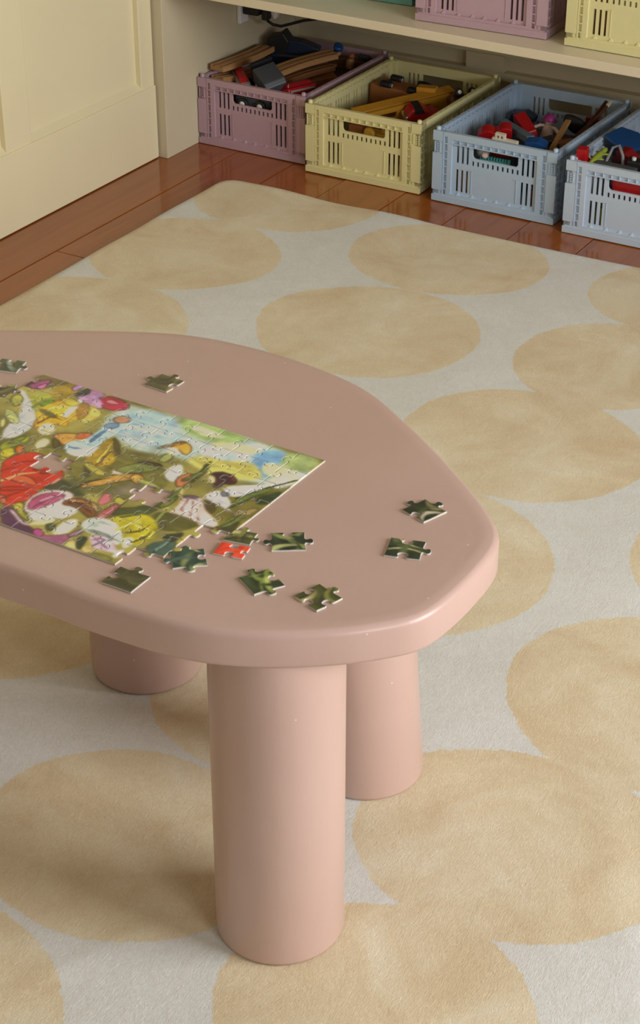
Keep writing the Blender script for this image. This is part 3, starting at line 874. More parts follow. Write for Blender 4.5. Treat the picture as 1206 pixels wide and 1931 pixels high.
o.location = (0.636, 0.262, 0.090); tag(o, 'navy wedge at the back left of the powder blue crate', 'toy wedge')
bar('toy_block', 'dark red block behind the black bowl in the powder blue crate', 'toy block', (0.780, 0.262, 0.106), (0.815, 0.258, 0.106), .018, .022, M_red2)
t = thing('toy_comb', 'aqua spiky comb seen through the hand hole of the powder blue crate', 'toy comb', (0.708, -0.020, 0.096), (0, 0, 0.02))
MB().box(-.032, .032, -.003, .003, -.010, -.002).build('spine', M_aqua, t, bevel=.001)
MB().grid((-.032, .032), (-.002, .006), [(-.030 + i * .006, -.027 + i * .006, -.001, .006) for i in range(10)], lambda a, c, s: (a, -.002 if s == 0 else .002, c)).build('teeth', M_aqua, t)
t = thing('toy_animal', 'pale grey animal head at the left of the powder blue hand hole', 'toy animal', (0.680, -0.016, 0.108), (0, 0, 0.2))
MB().ball(.013, (0, 0, 0), 1, .8, .9).build('head', M_lgrey, t); MB().ball(.007, (.006, -.010, -.003)).build('muzzle', M_skin, t)
for s in (-1, 1): MB().ball(.005, (s * .010, 0, .010)).build('ear', M_lgrey, t)
bar('toy_block', 'red block behind the aqua comb inside the powder blue crate', 'toy block', (0.688, 0.012, 0.106), (0.728, 0.014, 0.106), .020, .020, M_red2)
bar('toy_block', 'black block between the blue roof block and the tan stick', 'toy block', (0.760, 0.070, 0.104), (0.784, 0.086, 0.112), .030, .028, M_black)
for i, x in enumerate((0.6345,)):
    bar('toy_block', 'tan block behind the lower left slots of the powder blue crate', 'toy block', (0.628, -0.022, 0.045), (0.672, -0.024, 0.045), .016, .060, M_beech)
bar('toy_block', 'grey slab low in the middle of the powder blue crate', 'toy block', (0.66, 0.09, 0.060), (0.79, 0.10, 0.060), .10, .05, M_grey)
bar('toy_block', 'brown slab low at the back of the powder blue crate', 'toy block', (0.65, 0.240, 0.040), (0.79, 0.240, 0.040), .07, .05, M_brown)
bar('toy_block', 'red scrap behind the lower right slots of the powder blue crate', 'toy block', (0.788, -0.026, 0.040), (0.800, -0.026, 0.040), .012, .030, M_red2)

# -- pale blue crate at the frame edge
o = MB().prism([(-.011, -.022), (.014, -.022), (.014, -.010), (.008, -.006), (.008, .016), (-.011, .016)], -.010, .010, 'y').build('toy_brick', M_red, None, bevel=.0015)
o.location = (0.8965, -0.036, 0.1452); o.rotation_euler = (.1, 0, .1); tag(o, 'bright red brick sticking up at the front left corner of the pale blue crate', 'toy brick')
t = thing('toy_lizard', 'lime green toy lizard at the front of the pale blue crate', 'toy animal', *(lambda r, L, m: (m, r))(*aim((0.914, -0.046, 0.136), (0.924, 0.002, 0.150))))
MB().lathe([(.001, -.032), (.004, -.020), (.0065, -.004), (.006, .010), (.0035, .016), (.0055, .020), (.0045, .028), (.001, .032)], 14, 'x').build('body', M_lime, t)
for x in (-.008, .010):
    for s in (-1, 1): MB().tube([(x, s * .004, 0), (x + .004, s * .011, 0), (x + .009, s * .012, -.004)], .0020).build('leg', M_lime, t)
t = thing('toy_roof', 'tilted blue roof plate with navy side in the pale blue crate', 'toy block', (0.932, 0.094, 0.140), (0.12, 0.28, -0.35))
MB().prism([(-.034, -.030), (.030, -.034), (.036, .022), (-.004, .034), (-.036, .018)], 0, .006, 'z').build('plate', M_bluep, t, bevel=.001)
MB().box(-.030, .024, -.028, -.010, -.022, 0).build('wall', M_navy, t, bevel=.001)
o = MB().prism([(-.020, -.014), (.022, -.016), (.024, .006), (.004, .016), (-.018, .010)], -.012, .012, 'y').build('toy_chunk', M_red2, None, bevel=.003)
o.location = (0.946, 0.060, 0.124); o.rotation_euler = (.3, .2, -.3); tag(o, 'dark red lump under the blue roof plate', 'toy part')
o = MB().tube([(0.915, 0.030, 0.112), (0.922, 0.048, 0.140), (0.936, 0.045, 0.147), (0.951, 0.028, 0.134), (0.958, 0.015, 0.112)], .0030).build('toy_hook', M_lgrey); tag(o, 'light grey curved rod arching in the pale blue crate', 'toy rod')
o = MB().tube([(0.910, 0.012, 0.112), (0.913, 0.020, 0.150)], .0024).build('toy_rod', M_lgrey); tag(o, 'thin upright grey rod beside the lime lizard', 'toy rod')
bar('toy_beam', 'slate grey slab just inside the front rim of the pale blue crate', 'toy beam', (0.925, -0.036, 0.136), (1.005, -0.042, 0.136), .016, .010, M_grey)
t = thing('toy_dice', 'black block with two white studs at the right of the pale blue crate', 'toy block', (0.984, 0.026, 0.118), (0, 0.1, 0.2))
MB().cbox(0, 0, 0, .044, .030, .030).build('block', M_black, t, bevel=.003)
for x in (-.010, .010): MB().cyl(.0042, .015, .021, 'z', (x, -.006, 0)).build('stud', M_whitep, t)
bar('toy_block', 'brown lump behind the grey curved rod in the pale blue crate', 'toy block', (0.910, 0.090, 0.100), (0.960, 0.098, 0.104), .05, .03, M_brown)
o = MB().prism([(-.056, -.016), (.056, -.016), (.062, .018), (-.062, .018)], -.018, .018, 'y').build('toy_tray', M_red, None, bevel=.004)
o.location = (1.022, -0.034, 0.100); tag(o, 'red tray filling the hand hole of the pale blue crate', 'toy tray')
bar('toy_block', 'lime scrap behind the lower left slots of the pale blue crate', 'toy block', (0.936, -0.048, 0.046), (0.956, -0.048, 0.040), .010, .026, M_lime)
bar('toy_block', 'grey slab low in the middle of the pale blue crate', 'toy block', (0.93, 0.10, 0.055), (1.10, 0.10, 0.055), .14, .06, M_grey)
bar('toy_block', 'orange block inside the light yellow crate on the shelf', 'toy block', (0.914, -0.070, 0.415), (0.950, -0.072, 0.415), .014, .070, M_orange)

# -- sockets and cable under the shelf
t = thing('wall_socket', 'white socket plate on the cupboard side under the shelf', 'socket', (0.0006, 0.176, 0.250), (0, 0, 0))
MB().box(-0.0004, .009, -.016, .016, -.032, .040).build('plate', M_whitep, t, bevel=.002)
t = thing('power_adaptor', 'black plug adaptor in the socket under the shelf', 'adaptor', (0.030, 0.186, 0.262))
MB().box(-.0200, .020, -.020, .022, -.024, .030).build('body', M_black, t, bevel=.004)
MB().box(.020, .034, -.008, .014, -.034, .016).build('plug', M_black, t, bevel=.003)
t = thing('white_plug', 'white plug hanging beside the black adaptor under the shelf', 'plug', (0.070, 0.206, 0.248))
MB().prism([(-.012, .020), (-.010, -.006), (-.002, -.020), (.004, -.020), (.014, .020)], -.008, .008, 'y').build('body', M_whitep, t, bevel=.003)
o = MB().tube([(0.058, 0.192, 0.240), (0.055, 0.198, 0.222), (0.064, 0.205, 0.214), (0.080, 0.212, 0.211), (0.102, 0.22, 0.218), (0.126, 0.228, 0.226), (0.150, 0.238, 0.230), (0.176, 0.25, 0.238), (0.20, 0.262, 0.252), (0.22, 0.28, 0.28), (0.24, 0.30, 0.33)], .0032).build('power_lead', M_cord)
tag(o, 'black cord looping from the adaptor under the shelf', 'cord')
o = MB().tube([(0.050, 0.200, 0.262), (0.080, 0.222, 0.250), (0.112, 0.232, 0.238), (0.140, 0.240, 0.232), (0.165, 0.25, 0.242), (0.19, 0.27, 0.27), (0.20, 0.29, 0.33)], .0026).build('power_lead', M_cord)
tag(o, 'thinner black cord running straight behind the looping one', 'cord')

# ------------------------------------------------------------------ jigsaw: printed meadow picture and the cut pieces
NX, NY = 13, 8
PW, PH = 0.03105, 0.03411
ORIGIN = (1.3150, -1.7179)          # the corner of the jigsaw farthest to the right
PANG = -0.02914
# painted patches of the picture: outline in piece units (columns from the right, rows from the back), colour, softness
ART = [[[[8.2,0.12],[-0.0,-0.0],[0.02,2.26],[0.83,2.13],[1.84,2.45],[2.97,2.34],[4.38,2.18],[5.8,2.59],[7.24,2.21],[7.98,1.61],[8.04,0.5]],[160,176,168],10],
[[[7.65,0.36],[6.05,0.09],[4.8,1.23],[5.31,2.12],[6.55,2.23],[7.51,1.76]],[150,178,198],6],
[[[6.01,-0.01],[4.1,0.02],[3.03,-0.01],[3.04,0.55],[3.8,0.98],[5.14,0.82]],[140,162,102],6],
[[[4.1,1.43],[2.94,0.97],[2.14,0.91],[2.33,1.79],[3.28,1.94]],[176,188,186],5],
[[[2.38,0.73],[1.84,0.15],[0.79,0.45],[0.68,1.04],[0.89,1.91],[1.64,1.58]],[112,156,196],5],
[[[1.37,0.08],[-0.0,-0.0],[0.05,1.06],[0.98,1.21],[1.24,0.7]],[150,166,108],5],
[[[3.93,0.82],[2.14,0.32],[2.18,0.85],[3.65,1.18]],[192,188,140],5],
[[[4.12,2.11],[3.34,1.59],[1.9,1.23],[0.96,1.95],[1.84,2.45],[3.02,2.55]],[186,178,92],6],
[[[0.96,1.95],[0.33,1.1],[0.09,1.0],[0.06,1.92],[0.6,2.3]],[205,200,160],4],
[[[0.03,2.19],[-0.02,5.0],[0.99,5.17],[1.59,5.17],[1.83,3.54],[1.3,2.88],[0.71,2.29]],[112,104,48],5],
[[[1.12,3.67],[0.87,2.63],[0.48,2.04],[0.45,2.51],[0.76,3.47]],[96,112,48],3],
[[[0.5,3.14],[0.45,2.65],[0.05,2.16],[0.0,3.04],[0.28,3.3]],[44,62,38],3],
[[[0.7,3.96],[0.11,3.39],[0.04,3.77],[0.42,4.33]],[150,130,84],3],
[[[0.62,4.86],[0.51,4.21],[0.18,3.85],[0.24,4.57],[0.31,4.88]],[110,124,62],3],
[[[0.55,5.09],[0.19,4.37],[-0.02,5.0]],[62,62,40],3],
[[[7.29,4.22],[6.47,3.37],[6.1,2.77],[4.62,2.7],[3.55,3.23],[3.37,4.24],[4.03,4.98],[4.96,5.14],[5.68,5.55]],[108,104,50],6],
[[[4.85,4.89],[4.47,3.94],[3.82,3.95],[3.92,4.73],[4.5,5.06]],[116,108,84],4],
[[[7.08,3.32],[7.01,2.49],[6.92,2.11],[5.98,3.01],[5.77,3.93],[5.85,4.35],[6.47,4.14]],[150,124,40],5],
[[[6.55,3.41],[6.32,2.89],[5.73,3.41],[5.91,3.9]],[178,150,44],3],
[[[7.01,2.16],[6.5,2.4],[5.91,3.05],[6.09,3.07]],[84,78,40],3],
[[[6.95,5.72],[6.74,4.97],[5.71,5.27],[5.15,5.54],[5.66,5.83],[6.63,5.95]],[66,70,46],5],
[[[7.1,4.19],[6.74,3.83],[6.06,4.66],[6.22,4.94]],[118,112,54],4],
[[[6.68,3.95],[6.55,3.8],[5.86,4.55],[6.04,4.72]],[76,72,42],4],
[[[5.89,5.19],[5.6,4.4],[5.16,3.89],[4.57,3.55],[4.48,3.87],[5.19,4.61],[5.56,5.19]],[170,130,62],2],
[[[4.85,3.86],[4.69,3.62],[4.29,3.84],[4.23,4.18],[4.55,4.1]],[205,150,62],2],
[[[5.56,3.93],[5.45,3.48],[4.57,2.75],[5.01,3.8],[5.34,4.06]],[196,172,150],2],
[[[5.57,3.86],[5.29,3.2],[4.57,2.75],[4.27,2.97],[4.5,3.51],[5.11,3.82]],[120,128,66],2],
[[[5.22,2.97],[4.38,2.83],[4.3,2.98],[5.14,3.07]],[84,60,36],1.5],
[[[4.73,2.69],[4.73,2.07],[4.38,2.18],[4.35,2.71]],[150,158,90],2],
[[[4.95,1.64],[4.8,1.23],[4.29,1.42],[4.05,1.83],[4.2,2.0],[4.61,1.72],[4.66,1.95]],[208,140,52],2],
[[[4.95,1.96],[4.71,1.66],[4.35,2.01],[4.5,2.25]],[222,196,166],2],
[[[5.21,2.18],[5.05,1.62],[4.65,1.23],[4.6,1.36],[4.95,1.8]],[150,110,50],1.5],
[[[4.08,3.16],[3.98,2.42],[3.47,2.89],[3.3,3.54],[3.71,3.51]],[196,204,206],3],
[[[3.38,3.44],[3.43,2.98],[3.16,2.75],[3.0,3.22],[2.92,3.62],[3.15,3.67]],[198,120,84],2],
[[[3.1,3.9],[2.96,3.57],[2.69,3.78],[2.71,4.22]],[190,180,110],2],
[[[2.93,3.26],[3.23,1.84],[3.1,1.92],[2.8,3.32]],[74,82,38],1.5],
[[[3.3,3.28],[3.04,2.57],[3.14,2.17],[2.97,2.23],[2.85,2.76],[3.12,3.36]],[96,104,48],1.5],
[[[1.95,4.33],[1.81,3.71],[1.21,4.08],[1.22,4.61],[1.62,4.67]],[84,74,40],3],
[[[1.87,2.95],[1.21,2.46],[0.54,1.97],[0.73,2.55],[1.06,3.21],[1.47,3.34]],[200,204,212],3],
[[[2.02,3.76],[2.03,3.29],[1.61,3.16],[1.07,3.58],[0.75,4.1],[1.0,3.96],[1.47,3.88]],[198,198,208],2],
[[[1.82,3.21],[1.56,3.14],[1.34,3.27],[1.49,3.46]],[120,120,130],1.5],
[[[2.78,2.53],[2.5,2.26],[2.09,2.22],[1.62,2.51],[1.7,2.74],[1.99,2.79],[1.97,3.15],[2.22,3.04],[2.31,2.64]],[64,36,42],2],
[[[2.25,2.23],[1.97,2.26],[1.65,2.53],[1.81,2.54]],[140,70,70],1.5],
[[[2.7,2.64],[2.47,2.55],[2.22,2.93],[2.46,2.91]],[206,178,140],1.5],
[[[2.54,4.13],[2.4,3.83],[2.06,3.78],[1.52,4.33],[1.08,4.53],[0.63,4.79],[0.7,5.07],[1.33,5.12],[1.89,5.31],[2.29,5.12],[2.39,4.58]],[204,172,168],2],
[[[2.64,3.97],[2.17,3.77],[2.12,3.92],[2.51,4.11]],[104,78,100],1.5],
[[[2.2,4.71],[2.39,4.11],[2.33,4.08],[1.99,4.8]],[158,124,122],1],
[[[1.81,4.84],[2.21,4.08],[2.11,4.1],[1.62,4.88]],[158,124,122],1],
[[[1.43,4.91],[1.89,4.11],[1.81,4.14],[1.25,4.94]],[158,124,122],1],
[[[1.78,5.45],[1.66,5.21],[1.46,5.6],[1.5,5.8]],[170,150,90],2],
[[[4.03,5.61],[3.39,5.25],[3.07,4.61],[3.1,3.79],[2.77,3.89],[2.68,4.84],[3.02,5.64],[3.45,6.22],[3.83,6.1]],[72,80,42],3],
[[[2.92,5.05],[2.85,4.23],[2.7,4.04],[2.62,4.71]],[104,118,54],2],
[[[2.89,5.21],[2.2,4.92],[1.24,4.97],[1.12,5.21],[1.35,5.61],[1.77,5.92],[2.37,5.85]],[86,84,42],4],
[[[3.84,6.21],[3.43,5.7],[2.98,5.37],[2.3,5.57],[1.86,6.24],[1.95,6.99],[2.35,7.05],[3.02,6.49]],[170,160,38],4],
[[[2.84,6.12],[2.84,5.71],[2.62,6.13]],[206,196,90],1.5],
[[[2.18,6.52],[2.19,5.85],[1.98,6.07],[1.94,6.55]],[206,196,60],1.5],
[[[1.66,7.05],[1.76,6.61],[1.33,6.14],[1.05,6.31],[0.97,6.92],[1.11,7.09]],[70,94,84],3],
[[[1.83,6.15],[1.23,5.58],[1.19,6.19],[1.38,6.3]],[50,54,36],3],
[[[10.8,1.07],[11.01,0.17],[10.63,-0.23],[10.11,0.23],[9.91,1.0],[10.13,1.56]],[150,126,48],4],
[[[12.21,0.85],[12.03,-0.03],[10.64,-0.04],[10.93,0.39],[11.38,0.96]],[112,98,60],3],
[[[12.16,0.96],[12.16,0.37],[11.69,0.46],[11.7,1.01]],[78,62,52],2],
[[[11.94,0.88],[11.46,0.06],[11.25,0.57],[11.36,0.99],[11.63,1.01]],[150,76,124],2],
[[[11.58,0.85],[11.38,0.38],[11.19,0.8],[11.35,0.94]],[200,110,160],1.5],
[[[11.36,1.39],[10.88,0.98],[10.04,1.38],[9.78,2.21],[10.5,2.2]],[152,156,58],4],
[[[10.64,1.72],[10.46,1.18],[9.96,1.59],[10.25,1.84]],[110,140,52],2],
[[[10.34,2.32],[10.36,1.56],[9.91,1.0],[9.26,1.07],[8.72,1.82],[8.94,2.36],[9.68,2.58]],[206,160,44],4],
[[[10.48,0.36],[10.28,-0.25],[10.05,-0.11],[10.14,0.47]],[168,124,182],2],
[[[9.93,0.71],[9.99,-0.05],[9.13,-0.01],[8.46,0.83],[8.73,1.06],[9.31,0.88]],[172,126,168],3],
[[[10.04,0.64],[10.0,0.08],[9.79,0.05],[9.54,0.4],[9.9,0.69]],[62,66,58],2],
[[[9.15,0.35],[8.74,0.03],[8.13,0.12],[7.82,0.29],[7.79,0.61],[8.26,0.88],[8.64,0.84]],[168,44,70],2.5],
[[[9.32,0.54],[9.09,0.32],[8.49,0.85],[8.76,0.91]],[196,150,196],2],
[[[9.23,0.83],[8.54,0.96],[8.18,1.51],[8.48,2.1],[8.89,1.49]],[196,182,92],4],
[[[9.49,1.07],[9.23,0.75],[8.75,1.2],[8.57,1.94],[8.78,1.86]],[170,130,56],3],
[[[9.43,2.02],[9.67,0.87],[9.56,0.59],[9.26,1.2],[9.11,2.12]],[196,196,196],3],
[[[12.08,1.13],[11.44,1.43],[10.56,2.02],[9.62,3.0],[9.71,3.82],[10.09,4.16],[10.56,3.28],[10.73,2.33]],[182,188,194],3],
[[[11.86,1.81],[11.67,1.44],[11.14,1.92],[11.16,2.36]],[160,160,70],2],
[[[11.05,3.14],[10.99,2.9],[10.51,3.46],[10.64,3.58]],[186,180,110],3],
[[[9.8,2.85],[10.03,2.4],[9.78,2.0],[9.01,2.07],[8.67,2.54],[9.19,2.5],[9.53,2.7],[9.48,3.16]],[222,150,36],3],
[[[9.51,3.02],[9.55,2.62],[9.25,2.54],[8.79,2.89],[8.87,3.22],[9.18,3.24]],[226,206,170],2],
[[[8.75,3.15],[8.55,2.8],[7.85,2.56],[7.43,2.41],[7.57,2.88],[7.83,3.36],[8.06,3.41]],[212,150,64],2],
[[[8.12,2.51],[7.48,2.35],[7.64,2.8],[8.01,2.9]],[198,102,50],2],
[[[8.6,3.31],[8.47,3.16],[8.04,3.48],[8.04,3.79]],[96,84,40],2],
[[[8.93,3.66],[8.79,3.26],[8.42,3.61],[8.46,4.03],[8.69,4.08]],[196,188,150],2],
[[[9.85,4.42],[9.71,3.82],[9.43,3.46],[9.17,3.8],[9.37,4.43],[9.55,4.73]],[142,150,50],3],
[[[9.71,4.26],[9.63,3.65],[9.42,3.53],[9.39,4.16]],[110,120,44],2],
[[[9.6,4.68],[9.33,4.28],[8.91,4.68],[8.98,5.1],[9.12,5.19]],[176,170,44],3],
[[[9.25,4.36],[9.21,4.06],[8.86,4.34],[8.85,4.64]],[212,110,40],2],
[[[8.8,4.3],[8.31,3.71],[7.9,3.79],[7.92,4.27],[8.54,4.47]],[134,126,54],3],
[[[8.05,3.16],[7.61,2.83],[7.58,2.21],[7.75,1.6],[7.36,1.21],[7.06,1.78],[7.02,2.57],[6.88,3.21],[7.12,3.66],[7.8,3.65]],[160,188,214],2.5],
[[[7.49,2.84],[7.52,1.88],[7.36,1.96],[7.24,2.94]],[92,126,158],1.2],
[[[7.86,3.37],[7.24,3.26],[7.32,3.42],[7.74,3.46]],[92,126,158],1.2],
[[[7.78,3.72],[7.24,3.26],[6.93,2.84],[6.77,3.54],[7.1,3.8]],[196,208,216],2],
[[[7.77,1.7],[7.38,1.35],[7.18,1.69],[7.55,1.9]],[112,140,170],1.5],
[[[7.76,1.27],[7.66,0.96],[7.3,0.89],[7.11,1.12],[7.26,1.32],[7.48,1.45]],[168,124,92],2],
[[[7.12,1.49],[6.58,1.1],[6.49,1.22],[6.94,1.6]],[222,204,184],1.5],
[[[9.03,5.29],[8.94,4.7],[8.61,4.27],[8.14,4.24],[7.66,4.51],[7.14,4.6],[6.77,4.76],[6.56,5.24],[6.74,5.71],[6.74,5.97],[6.53,6.4],[6.83,6.92],[7.15,7.28]],[196,46,26],3],
[[[8.12,5.83],[7.83,5.48],[7.3,5.55],[6.95,5.84],[7.41,5.87],[7.83,5.97]],[228,92,54],2],
[[[7.97,6.41],[7.1,5.92],[7.08,6.13],[7.79,6.6]],[176,36,22],1.5],
[[[7.66,6.75],[7.39,6.7],[7.13,7.02],[7.26,7.17]],[234,120,80],1.5],
[[[7.84,5.11],[6.99,4.81],[7.32,5.19]],[176,36,22],1.5],
[[[8.66,5.68],[8.34,5.05],[8.27,5.13],[8.56,5.78]],[170,36,24],1.2],
[[[6.71,5.48],[6.74,5.05],[6.58,5.18],[6.66,5.63]],[196,176,168],1.5],
[[[6.53,6.93],[6.69,6.41],[6.58,5.88],[6.15,5.63],[5.72,5.58],[5.49,5.87],[5.52,6.71],[5.88,7.02],[6.23,7.15]],[206,176,178],2],
[[[6.48,6.79],[6.58,6.35],[6.4,5.92],[6.09,5.78],[5.76,5.81],[5.89,6.39],[6.02,6.82],[6.28,6.96]],[170,74,112],2.5],
[[[6.19,7.19],[5.74,6.58],[5.36,6.16],[4.87,6.23],[4.83,6.77],[5.32,7.05],[5.7,7.5]],[210,208,206],3],
[[[6.93,7.05],[6.75,6.66],[6.28,7.14],[5.93,7.29],[5.78,7.55],[6.39,7.31]],[168,160,60],2],
[[[5.72,7.62],[5.43,7.04],[5.14,6.94],[5.12,7.34],[5.52,7.64]],[212,196,150],2],
[[[4.78,7.63],[4.84,7.18],[4.82,6.9],[4.6,6.64],[4.36,6.91],[4.33,7.37],[4.46,7.75]],[214,204,164],2],
[[[5.19,7.45],[5.09,7.19],[4.83,7.38],[4.79,7.67]],[72,84,50],2],
[[[5.66,6.26],[5.54,5.83],[5.18,5.63],[4.5,5.88],[4.18,6.3],[4.32,6.48],[4.87,6.23],[5.3,6.23]],[126,76,44],2.5],
[[[5.29,6.05],[4.77,5.96],[4.3,6.26],[4.73,6.15]],[92,50,30],1.2],
[[[5.55,6.19],[5.24,5.81],[4.9,5.83],[5.2,6.1]],[92,50,30],1.2],
[[[4.99,5.7],[4.59,5.72],[4.24,6.08],[4.5,6.02]],[176,140,84],2],
[[[7.15,7.28],[6.77,7.1],[6.21,7.45],[5.71,7.68],[5.14,7.83],[5.25,8.03],[5.9,8.06],[6.41,8.08]],[92,48,84],3],
[[[6.89,7.24],[6.51,7.27],[5.92,7.63],[5.42,7.62],[5.85,7.76],[6.42,7.46]],[206,186,188],2],
[[[5.27,7.97],[5.3,7.65],[4.97,7.74],[4.82,8.05]],[200,70,150],2],
[[[5.02,7.97],[4.56,7.77],[4.13,7.32],[4.03,7.81],[4.09,8.07],[4.72,8.06]],[156,88,126],3],
[[[4.27,7.54],[4.17,7.15],[4.0,6.99],[3.91,7.34],[4.11,7.58]],[150,110,140],2],
[[[4.0,7.99],[3.92,7.61],[3.6,7.69],[3.38,8.03],[3.72,8.02]],[196,176,110],2],
[[[3.63,7.84],[3.87,7.38],[3.62,7.31],[3.5,7.57],[3.36,8.01]],[52,66,46],2],
[[[3.4,7.87],[3.31,7.6],[2.91,7.83],[3.05,8.04]],[206,182,120],2],
[[[3.18,8.17],[2.95,7.85],[2.22,7.76],[2.14,8.04],[2.45,8.08]],[128,126,62],3],
[[[4.27,6.24],[4.17,5.69],[4.1,4.94],[3.97,5.15],[3.83,5.92],[3.84,6.45]],[176,96,96],2.5],
[[[4.73,5.66],[4.86,5.01],[4.56,5.06],[4.37,5.38],[4.44,5.74]],[196,104,116],3],
[[[4.36,5.34],[4.35,4.98],[3.93,5.1],[3.93,5.45]],[172,166,66],2],
[[[4.3,6.88],[4.33,6.49],[4.02,6.24],[3.51,6.23],[2.99,6.48],[2.54,6.96],[2.52,7.28],[3.18,6.99],[3.78,7.13]],[184,194,186],2.5],
[[[4.0,6.99],[3.31,6.83],[2.78,7.09],[3.23,7.02]],[132,150,140],1.5],
[[[3.66,7.26],[3.42,7.06],[3.08,7.0],[2.42,7.35],[2.35,7.57],[2.7,7.64],[3.05,7.71]],[200,172,190],2],
[[[3.44,7.2],[2.67,7.43],[2.72,7.52],[3.39,7.31]],[150,116,142],1],
[[[2.69,6.78],[2.42,6.62],[2.13,7.12],[2.31,7.29]],[224,218,190],2],
[[[2.43,7.49],[2.2,7.23],[2.1,7.63],[2.25,7.84]],[196,206,202],2],
[[[6.45,8.03],[6.53,7.94],[6.27,8.0]],[102,106,54],3],
[[[1.16,3.34],[0.71,2.29],[0.08,1.45],[0.02,1.49],[0.63,2.35],[1.08,3.4]],[60,66,34],1],
[[[0.97,3.87],[0.68,2.89],[0.17,2.05],[0.63,2.97],[0.88,3.93]],[60,66,34],1],
[[[0.64,4.97],[0.42,4.33],[0.38,3.43],[0.35,4.4],[0.56,5.02]],[70,76,40],1],
[[[2.88,4.85],[2.94,3.99],[2.94,3.19],[2.83,4.08],[2.78,4.9]],[96,110,56],1],
[[[3.55,5.93],[3.19,5.49],[2.73,4.52],[3.1,5.54],[3.47,6.0]],[84,92,48],1],
[[[2.44,5.65],[2.6,4.94],[2.4,4.41],[2.48,5.01],[2.34,5.7]],[130,140,70],1],
[[[3.2,6.59],[3.0,5.97],[2.88,5.56],[2.89,6.05],[3.11,6.65]],[210,196,96],1],
[[[2.82,6.55],[2.54,6.22],[2.45,5.76],[2.44,6.3],[2.74,6.6]],[96,84,26],1],
[[[2.36,6.86],[2.18,6.42],[2.16,5.94],[2.07,6.49],[2.28,6.91]],[96,84,26],1],
[[[1.44,6.99],[1.39,6.57],[1.26,6.23],[1.29,6.64],[1.36,7.04]],[52,70,60],1],
[[[1.46,6.8],[1.42,6.45],[1.41,6.12],[1.32,6.53],[1.34,6.87]],[110,140,128],1],
[[[8.26,6.1],[7.97,5.45],[7.43,5.06],[7.88,5.55],[8.17,6.2]],[232,140,90],1],
[[[7.48,6.93],[7.31,6.41],[6.95,5.84],[7.2,6.48],[7.39,7.03]],[160,28,18],1],
[[[8.66,5.19],[8.38,4.76],[7.84,4.61],[8.29,4.86],[8.54,5.28]],[160,28,18],1],
[[[6.3,6.8],[6.19,6.2],[5.93,5.76],[6.07,6.28],[6.21,6.85]],[120,60,90],1],
[[[6.22,4.18],[6.35,3.38],[6.39,2.73],[6.22,3.46],[6.12,4.24]],[120,84,40],1],
[[[6.4,3.72],[6.55,3.02],[6.75,2.42],[6.44,3.08],[6.29,3.77]],[206,176,80],1],
[[[5.93,5.51],[5.78,4.69],[5.2,4.1],[5.67,4.77],[5.84,5.57]],[60,60,34],1],
[[[10.16,1.79],[9.84,1.35],[9.37,1.34],[9.74,1.46],[10.02,1.88]],[230,190,90],1],
[[[9.79,2.76],[9.72,2.14],[8.98,2.22],[9.61,2.24],[9.69,2.83]],[130,84,30],1],
[[[10.68,2.0],[10.7,1.32],[10.4,0.98],[10.55,1.41],[10.55,2.06]],[120,130,60],1],
[[[11.78,1.32],[10.79,1.93],[9.84,2.87],[10.77,2.05],[11.71,1.45]],[222,226,226],1],
[[[6.78,1.13],[6.03,0.95],[5.41,1.17],[5.93,1.63],[6.51,1.6]],[172,190,200],2],
[[[5.24,0.26],[4.36,0.25],[3.56,0.44],[4.13,0.69],[4.9,0.64]],[180,186,150],3],
[[[8.74,0.73],[8.44,0.39],[7.9,0.34],[8.34,0.5],[8.61,0.82]],[150,60,80],1],
[[[5.54,6.05],[5.12,5.95],[4.48,6.15],[5.01,6.07],[5.43,6.13]],[92,60,40],1],
[[[5.57,5.92],[5.15,5.79],[4.58,5.93],[5.07,5.88],[5.46,6.0]],[170,120,76],1],
[[[3.22,7.61],[3.13,7.16],[2.86,7.07],[3.04,7.24],[3.13,7.66]],[128,108,134],1],
[[[5.73,7.18],[5.57,6.77],[5.27,6.39],[5.44,6.87],[5.59,7.27]],[236,232,220],1.5],
[[[1.64,1.01],[0.85,0.95],[0.27,1.18],[0.67,1.78],[1.4,1.63]],[188,196,150],4],
[[[3.95,1.35],[2.99,1.19],[2.25,1.05],[2.49,1.57],[3.33,1.74]],[168,188,196],5],
[[[7.04,1.78],[6.28,1.75],[5.4,1.73],[5.67,2.21],[6.38,2.29]],[176,190,196],4],
[[[4.64,3.86],[3.88,3.87],[3.3,4.01],[3.79,4.11],[4.29,4.1]],[150,150,80],3],
[[[6.89,3.92],[6.1,3.93],[5.42,4.22],[5.92,4.4]],[170,160,70],3],
[[[10.47,1.97],[9.92,1.91],[9.34,2.17],[9.73,2.31]],[96,100,52],3],
[[[10.3,1.09],[9.83,0.82],[9.24,1.01],[9.58,1.38]],[188,170,66],3],
[[[11.49,2.55],[10.94,2.49],[10.17,3.06],[10.66,3.17]],[170,176,110],3],
[[[1.77,4.47],[1.86,4.1],[1.4,4.54],[1.28,4.89]],[196,170,160],1.5],
[[[2.18,4.56],[2.25,4.18],[1.86,4.52],[1.74,4.94]],[214,190,186],1.5],
[[[3.44,7.4],[3.33,7.14],[3.06,7.12],[3.21,7.24]],[150,112,142],1],
[[[4.05,6.74],[3.9,6.38],[3.4,6.43],[3.78,6.52]],[160,176,166],1],
[[[5.81,7.33],[5.56,6.9],[5.3,6.48],[5.42,6.96]],[230,226,216],1.2],
[[[4.71,7.56],[4.75,7.14],[4.62,6.86],[4.58,7.24]],[236,224,200],1.2],
[[[6.3,6.55],[6.26,6.17],[6.09,5.93],[6.1,6.29]],[214,130,160],1.2],
[[[8.78,0.45],[8.64,0.24],[8.22,0.35],[8.44,0.47]],[226,120,130],1.2],
